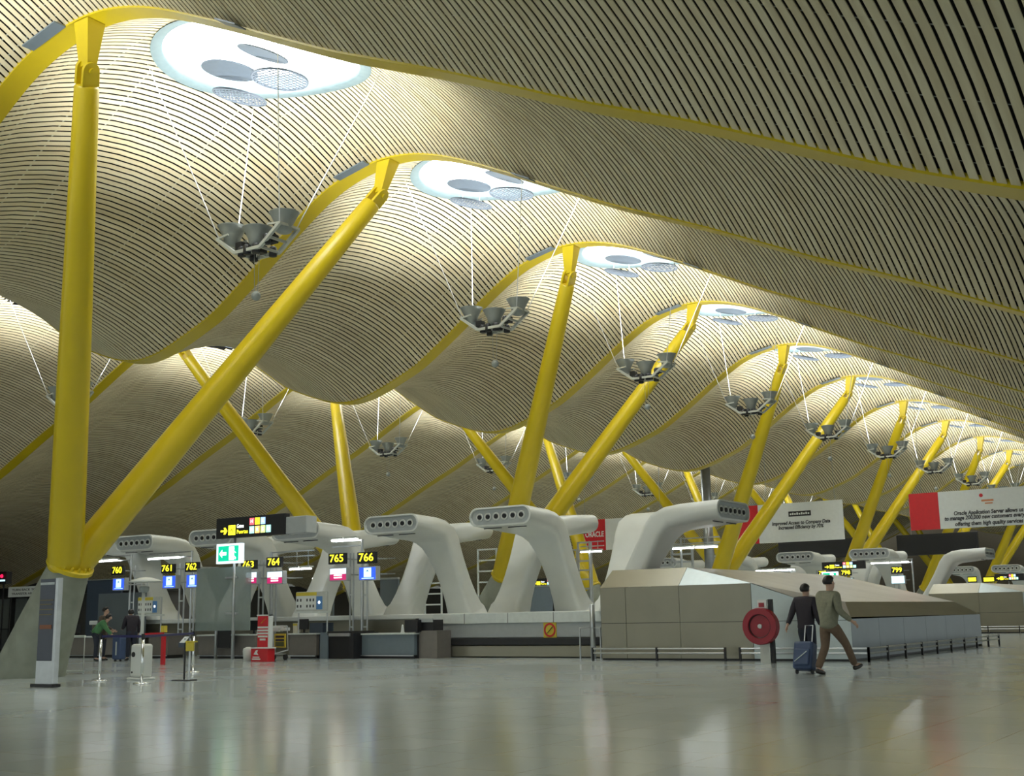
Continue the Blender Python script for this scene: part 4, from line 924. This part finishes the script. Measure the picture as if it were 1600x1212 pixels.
for x0, y0, x1, y1, Y, lab in ((1216, 843, 1332, 872, 84., 'dark display board hanging behind the white banner'), (1401, 833, 1528, 866, 84., 'dark display board hanging under the red and white banner')):
    a, b, z0, z1 = rect(x0, y0, x1, y1, Y); t = thing('display_board', lab, 'display board', ((a+b)/2, Y, z0)); MB().box(a, b, Y, Y+.3, z0, z1).build('casing', BLK, t, bevel=.03); MB().box(a+.2, b-.2, Y-.02, Y, z0+.2, z1-.2).build('screen', mat('dark_screen', (.008, .009, .011), .55), t); hang(t, (a+1, b-1), Y, z1, .15)
q = onY(1102, 738, Y0+48.2); x = q.x; y_ = Y0+48.2
t = thing('rain_pipe', 'round grey metal pipe rising to the ceiling valley', 'pipe', (x, y_, 0)); MB().tube([(x, y_, 0), (x, y_, float(zc(x, 48.2 % BAY))+.02)], .27, 20).build('pipe', mat('grey_pipe', (.33, .35, .36), .3, .7), t, smooth=True)
MB().tube([(x, y_, .6), (x, y_, .75)], .30, 20).build('collar', STL, t)

# ------------------------------------------------------------------ people
def skinned(name, verts, edges, rad, mt, parent, root=0, sub=2):
    me = bpy.data.meshes.new(name); me.from_pydata([tuple(v) for v in verts], edges, []); me.materials.append(mt)
    o = bpy.data.objects.new(name, me); C.objects.link(o); o.parent = parent
    sk = o.modifiers.new('skin', 'SKIN'); sk.use_smooth_shade = True
    for i, r in enumerate(rad):
        d = me.skin_vertices[0].data[i]; d.radius = r if hasattr(r, '__len__') else (r, r); d.use_root = (i == root)
    s = o.modifiers.new('subdivision', 'SUBSURF'); s.levels = sub; s.render_levels = sub
    return o
def person(label, loc, heading, J, top, bottom, shoe=SHOE, hair=HAIR, scale=1., coat_len=.0, group=None, headyaw=0.):
    """J: joint positions, x right, y forward, z up."""
    t = thing('person', label, 'person', loc, group); t.rotation_euler = (0, 0, heading); t.scale = (scale,)*3
    V = {k: Vector(v) for k, v in J.items()}
    names, verts, edges, rad = {}, [], [], []
    def add(k, p, r, par=None):
        names[k] = len(verts); verts.append(Vector(p)); rad.append(r)
        if par is not None: edges.append((names[par], names[k]))
    add('pelvis', V['pelvis'], (.135, .10)); add('waist', V['pelvis'].lerp(V['chest'], .45), (.125, .09), 'pelvis'); add('chest', V['chest'], (.15, .105), 'waist')
    add('neck0', V['neck']-(V['neck']-V['chest'])*.12, (.06, .06), 'chest'); add('neck', V['neck'], .052, 'neck0')
    hd = (V['head']-V['neck']); add('jaw', V['neck']+hd*.42+Vector((0, .022, 0)), (.066, .078), 'neck'); add('skull', V['neck']+hd*.75+Vector((0, .006, 0)), (.078, .094), 'jaw'); add('crown', V['head'], (.055, .065), 'skull')
    add('nose', V['neck']+hd*.52+Vector((0, .115, 0)), .013, 'jaw')
    for s in 'lr':
        add('ear'+s, V['neck']+hd*.60+Vector(((.087 if s == 'r' else -.087), 0, 0)), .014, 'skull')
        add('sh'+s, V['sh'+s], .062, 'chest'); add('el'+s, V['el'+s], .042, 'sh'+s); add('wr'+s, V['wr'+s], .028, 'el'+s)
        dr = (V['wr'+s]-V['el'+s]).normalized(); side = Vector((0, 1, 0)); side = (side-dr*side.dot(dr)).normalized(); inw = dr.cross(side)
        pm = V['wr'+s]+dr*.075; add('palm'+s, pm, (.036, .018), 'wr'+s)
        for i in range(4):
            L = (.075, .085, .08, .062)[i]; b0 = pm+dr*.02+side*(.03-.02*i); add(f'k{i}{s}', b0+dr*L*.5+inw*.006*(1 if s == 'l' else -1), .009, 'palm'+s); add(f'f{i}{s}', b0+dr*L*.95+inw*.03*(1 if s == 'l' else -1), .008, f'k{i}{s}')
        add('th1'+s, V['wr'+s]+dr*.045+side*.04, .010, 'palm'+s); add('th2'+s, V['wr'+s]+dr*.085+side*.055, .009, 'th1'+s)
        add('hip'+s, V['hip'+s], .088, 'pelvis'); add('kn'+s, V['kn'+s], .055, 'hip'+s); add('an'+s, V['an'+s], .038, 'kn'+s); add('toe'+s, V['toe'+s], (.038, .026), 'an'+s)
    body = skinned('body', verts, edges, rad, SKIN, t)
    # jacket
    v = [V['pelvis']+Vector((0, 0, -coat_len)), V['pelvis'].lerp(V['chest'], .45), V['chest'], V['neck']-(V['neck']-V['chest'])*.10]; e = [(0, 1), (1, 2), (2, 3)]; r = [(.215, .175), (.185, .15), (.195, .155), (.085, .08)]
    for s in 'lr':
        i = len(v); v += [V['sh'+s], V['sh'+s].lerp(V['el'+s], .55), V['el'+s], V['wr'+s]-(V['wr'+s]-V['el'+s])*.06]; e += [(2, i), (i, i+1), (i+1, i+2), (i+2, i+3)]; r += [.098, .080, .066, .050]
    skinned('jacket', v, e, r, top, t, 1)
    v = [V['pelvis']+Vector((0, 0, .06)), V['pelvis']]; e = [(0, 1)]; r = [(.175, .135), (.185, .145)]
    for s in 'lr':
        i = len(v); v += [V['hip'+s]+Vector((0, 0, -.05)), V['hip'+s].lerp(V['kn'+s], .5), V['kn'+s], V['an'+s]+(V['kn'+s]-V['an'+s])*.0]; e += [(1, i), (i, i+1), (i+1, i+2), (i+2, i+3)]; r += [.122, .100, .078, .066]
    skinned('trousers', v, e, r, bottom, t, 1)
    for s in 'lr':
        f = (V['toe'+s]-V['an'+s]); heel = V['an'+s]-f*.35+Vector((0, 0, -.045)); 
        skinned('shoe', [heel, V['an'+s]+f*.35+Vector((0, 0, -.035)), V['toe'+s]+f*.25+Vector((0, 0, .0))], [(0, 1), (1, 2)], [(.042, .046), (.048, .046), (.038, .030)], shoe, t, 1)
    sk = V['neck']+hd*.72
    hb = MB().ball((0, 0, 0), 1, 16, 10); hb.v = [(x*.098, y*.118-(.012 if z < 0 else 0), z*.105) for x, y, z in hb.v if True]
    hb.v = [(x, min(y, .055+max(0, z-.02)*.7), max(z, -.062) if y < .03 else max(z, .035)) for x, y, z in hb.v]
    c = sk+Vector((0, -.012, .022)); hb.v = [(x+c.x, y+c.y, z+c.z) for x, y, z in hb.v]
    hb.build('hair', hair, t, smooth=True, local=True)
    return t
stand = dict(pelvis=(0, 0, .95), chest=(0, 0, 1.30), neck=(0, .01, 1.47), head=(0, .03, 1.71), shl=(-.19, 0, 1.40), shr=(.19, 0, 1.40), ell=(-.25, -.02, 1.12), elr=(.25, -.02, 1.12), wrl=(-.26, .08, .88), wrr=(.26, .08, .88),
             hipl=(-.09, 0, .90), hipr=(.09, 0, .90), knl=(-.10, .02, .50), knr=(.10, .02, .50), anl=(-.10, 0, .09), anr=(.10, 0, .09), toel=(-.12, .15, .03), toer=(.12, .15, .03))
def pose(**k): d = dict(stand); d.update(k); return d
def head_of(v): return math.atan2(-v[0], v[1])
imr, awy = np.array([math.cos(YAW), math.sin(YAW)]), np.array([-math.sin(YAW), math.cos(YAW)])
mf = onZ(1300, 1053, 0)
hv = imr+awy*.62
walk = pose(pelvis=(0, 0, .93), chest=(0, .03, 1.29), neck=(0, .06, 1.46), head=(0, .09, 1.71), shl=(-.20, .03, 1.40), shr=(.20, .03, 1.39), ell=(-.27, .10, 1.13), wrl=(-.25, .22, .90), elr=(.27, .0, 1.12), wrr=(.34, .24, .93),
            hipl=(-.09, 0, .88), hipr=(.09, 0, .88), knr=(.10, .30, .53), anr=(.10, .50, .14), toer=(.11, .64, .15), knl=(-.10, -.02, .48), anl=(-.10, -.24, .10), toel=(-.11, -.09, .035))
person('person in a sage jacket and brown trousers striding past the enclosure', (mf.x, mf.y, 0), head_of(hv), walk, MAN1, MAN2, scale=1.06, coat_len=.16)
wf = onZ(1264, 1049, 0)
wk2 = pose(chest=(0, .02, 1.28), neck=(0, .04, 1.45), head=(0, .07, 1.69), ell=(-.26, -.10, 1.12), wrl=(-.27, -.28, .92), elr=(.25, .0, 1.10), wrr=(.25, .16, .90), hipl=(-.09, 0, .88), hipr=(.09, 0, .88), knl=(-.1, .12, .50), anl=(-.1, .16, .09), toel=(-.11, .30, .03), knr=(.1, .05, .49), anr=(.1, -.16, .12), toer=(.11, -.03, .04))
person('person in a dark coat walking and pulling a blue trolley bag', (wf.x, wf.y, 0), head_of(imr*.8+awy), wk2, CL_D, CL_J, scale=1.0, coat_len=.16)
# trolley bag pulled behind
bp_ = onZ(1256, 1053, 0)
t = thing('trolley_bag', 'dark blue trolley bag behind the person in the dark coat', 'luggage', (bp_.x, bp_.y, 0))
Mb = Matrix.Translation((bp_.x, bp_.y, 0)) @ Matrix.Rotation(head_of(imr*.8+awy), 4, 'Z') @ Matrix.Rotation(math.radians(-16), 4, 'X')
MB().box(-.2, .2, -.13, .13, .08, .62).xf(Mb).build('case', BLUC, t, bevel=.05); MB().box(-.16, .16, -.18, -.13, .14, .46).xf(Mb).build('pocket', BLUC, t, bevel=.03); MB().tube([(-.08, .1, .6), (-.08, .1, .98), (.08, .1, .98), (.08, .1, .6)], .012, 6).xf(Mb).build('pull_handle', STL, t)
MB().bar((-.12, -.19, .20), (.12, -.19, .40), .02, .012).xf(Mb).build('zip', LTOP, t)
for x in (-.16, .16): MB().lathe([(.05, -.015), (.05, .015)], (x, .05, .05), 14, 'x').xf(Matrix.Translation((bp_.x, bp_.y, 0)) @ Matrix.Rotation(head_of(imr*.8+awy), 4, 'Z')).build('wheel', RUB, t)
# queueing people at the left
YQ = 26.4
bend = pose(pelvis=(0, -.05, .90), chest=(0, .16, 1.20), neck=(0, .30, 1.30), head=(0, .44, 1.48), shl=(-.18, .18, 1.26), shr=(.18, .18, 1.26), ell=(-.2, .34, 1.02), elr=(.2, .34, 1.02), wrl=(-.17, .5, .85), wrr=(.17, .5, .85))
x = onY(160, 1000, YQ).x; person('person in a brown coat standing by the far left desk', (x, YQ, 0), head_of(imr), pose(wrl=(-.2, .28, .98), wrr=(.2, .28, .98), neck=(0, .05, 1.47), head=(0, .1, 1.70)), CL_B, CL_J, scale=1.0, coat_len=.3)
x = onY(150, 1000, YQ-.6).x; person('person in a green top bending over the luggage', (x, YQ-.6, 0), head_of(imr+awy*.3), bend, CL_G, CL_J, scale=.98)
x = onY(205, 1000, YQ).x; person('person in black clothes leaning on the check-in counter', (x, YQ, 0), head_of(-imr*.7+awy), pose(chest=(0, .06, 1.26), neck=(0, .12, 1.42), head=(0, .17, 1.63), ell=(-.24, .12, 1.10), wrl=(-.2, .36, 1.05)), CL_D, CL_J, scale=.98, coat_len=.2)
for px, yy, w, h, lab in ((181, YQ-.8, .40, .78, 'blue suitcase with a pale strap beside the person in green'),):
    x = onY(px, 1010, yy).x; t = thing('suitcase', lab, 'luggage', (x, yy, 0)); MB().box(x-w/2, x+w/2, yy, yy+.26, .06, h).build('case', BLUC, t, bevel=.05); MB().box(x+.0, x+.05, yy-.015, yy, .2, .62).build('strap', FRM, t); MB().tube([(x-.09, yy+.13, h-.02), (x-.09, yy+.13, h+.05), (x+.09, yy+.13, h+.05), (x+.09, yy+.13, h-.02)], .014, 6).build('handle', BLK, t)
    for dx in (-.13, .13): MB().lathe([(.035, -.02), (.035, .02)], (x+dx, yy+.1, .035), 12, 'x').build('wheel', RUB, t)
# steel racks and partitions deeper in the hall
def rack(x0, y0, x1, y1, Y, label, n=3, mt=None):
    a, b, z0, z1 = rect(x0, y0, x1, y1, Y); t = thing('steel_rack', label, 'rack', ((a+b)/2, Y, 0), 'steel racks deeper in the hall')
    for x in (a, b): MB().bar((x, Y, 0), (x, Y, z1), .07).build('upright', mt or STL, t)
    for i in range(n+1): z = z0+(z1-z0)*i/n; MB().bar((a, Y, z-.035), (b, Y, z-.035), .07).build('crossbar', mt or STL, t)
rack(747, 857, 776, 908, 48., 'steel rack seen left of the middle concrete pier', 3, LTOP)
rack(884, 858, 902, 916, 46., 'narrow steel rack left of the enclosure ducts', 4)
rack(904, 846, 924, 918, 44., 'tall steel rack just left of the enclosure ducts', 5)
rack(664, 893, 690, 960, 47., 'steel rack seen between the legs of the left central ducts', 4, LTOP)
rack(1050, 852, 1082, 888, 38., 'steel rack under the duct pointing right', 3)
for x0, y0, x1, y1, Y, mt, lab in ((822, 917, 862, 962, 50., BLUG, 'blue-grey partition seen under the right central duct'), (594, 905, 622, 962, 40., PANELD, 'dark grey partition left of the left central duct legs'), (505, 895, 520, 962, 36., PANELD, 'grey partition behind display 765')):
    a, b, z0, z1 = rect(x0, y0, x1, y1, Y); t = thing('partition', lab, 'partition', ((a+b)/2, Y, 0)); MB().box(a, b, Y, Y+.1, 0, z1).build('panel', mt, t); MB().box(a, b, Y-.02, Y+.12, z1, z1+.08).build('cap', STL, t)
q = onY(493, 905, 44.)
t = thing('globe_lamp', 'small bright white globe lamp on a thin post behind the check-in ducts', 'lamp', (q.x, 44., 0))
MB().ball(q, .17).build('globe', mat('lit_globe', (.97, .98, 1), .4, var=0, emit=8.), t, smooth=True); MB().tube([(q.x, 44., 0), (q.x, 44., q.z-.12)], .03, 8).build('post', STL, t)
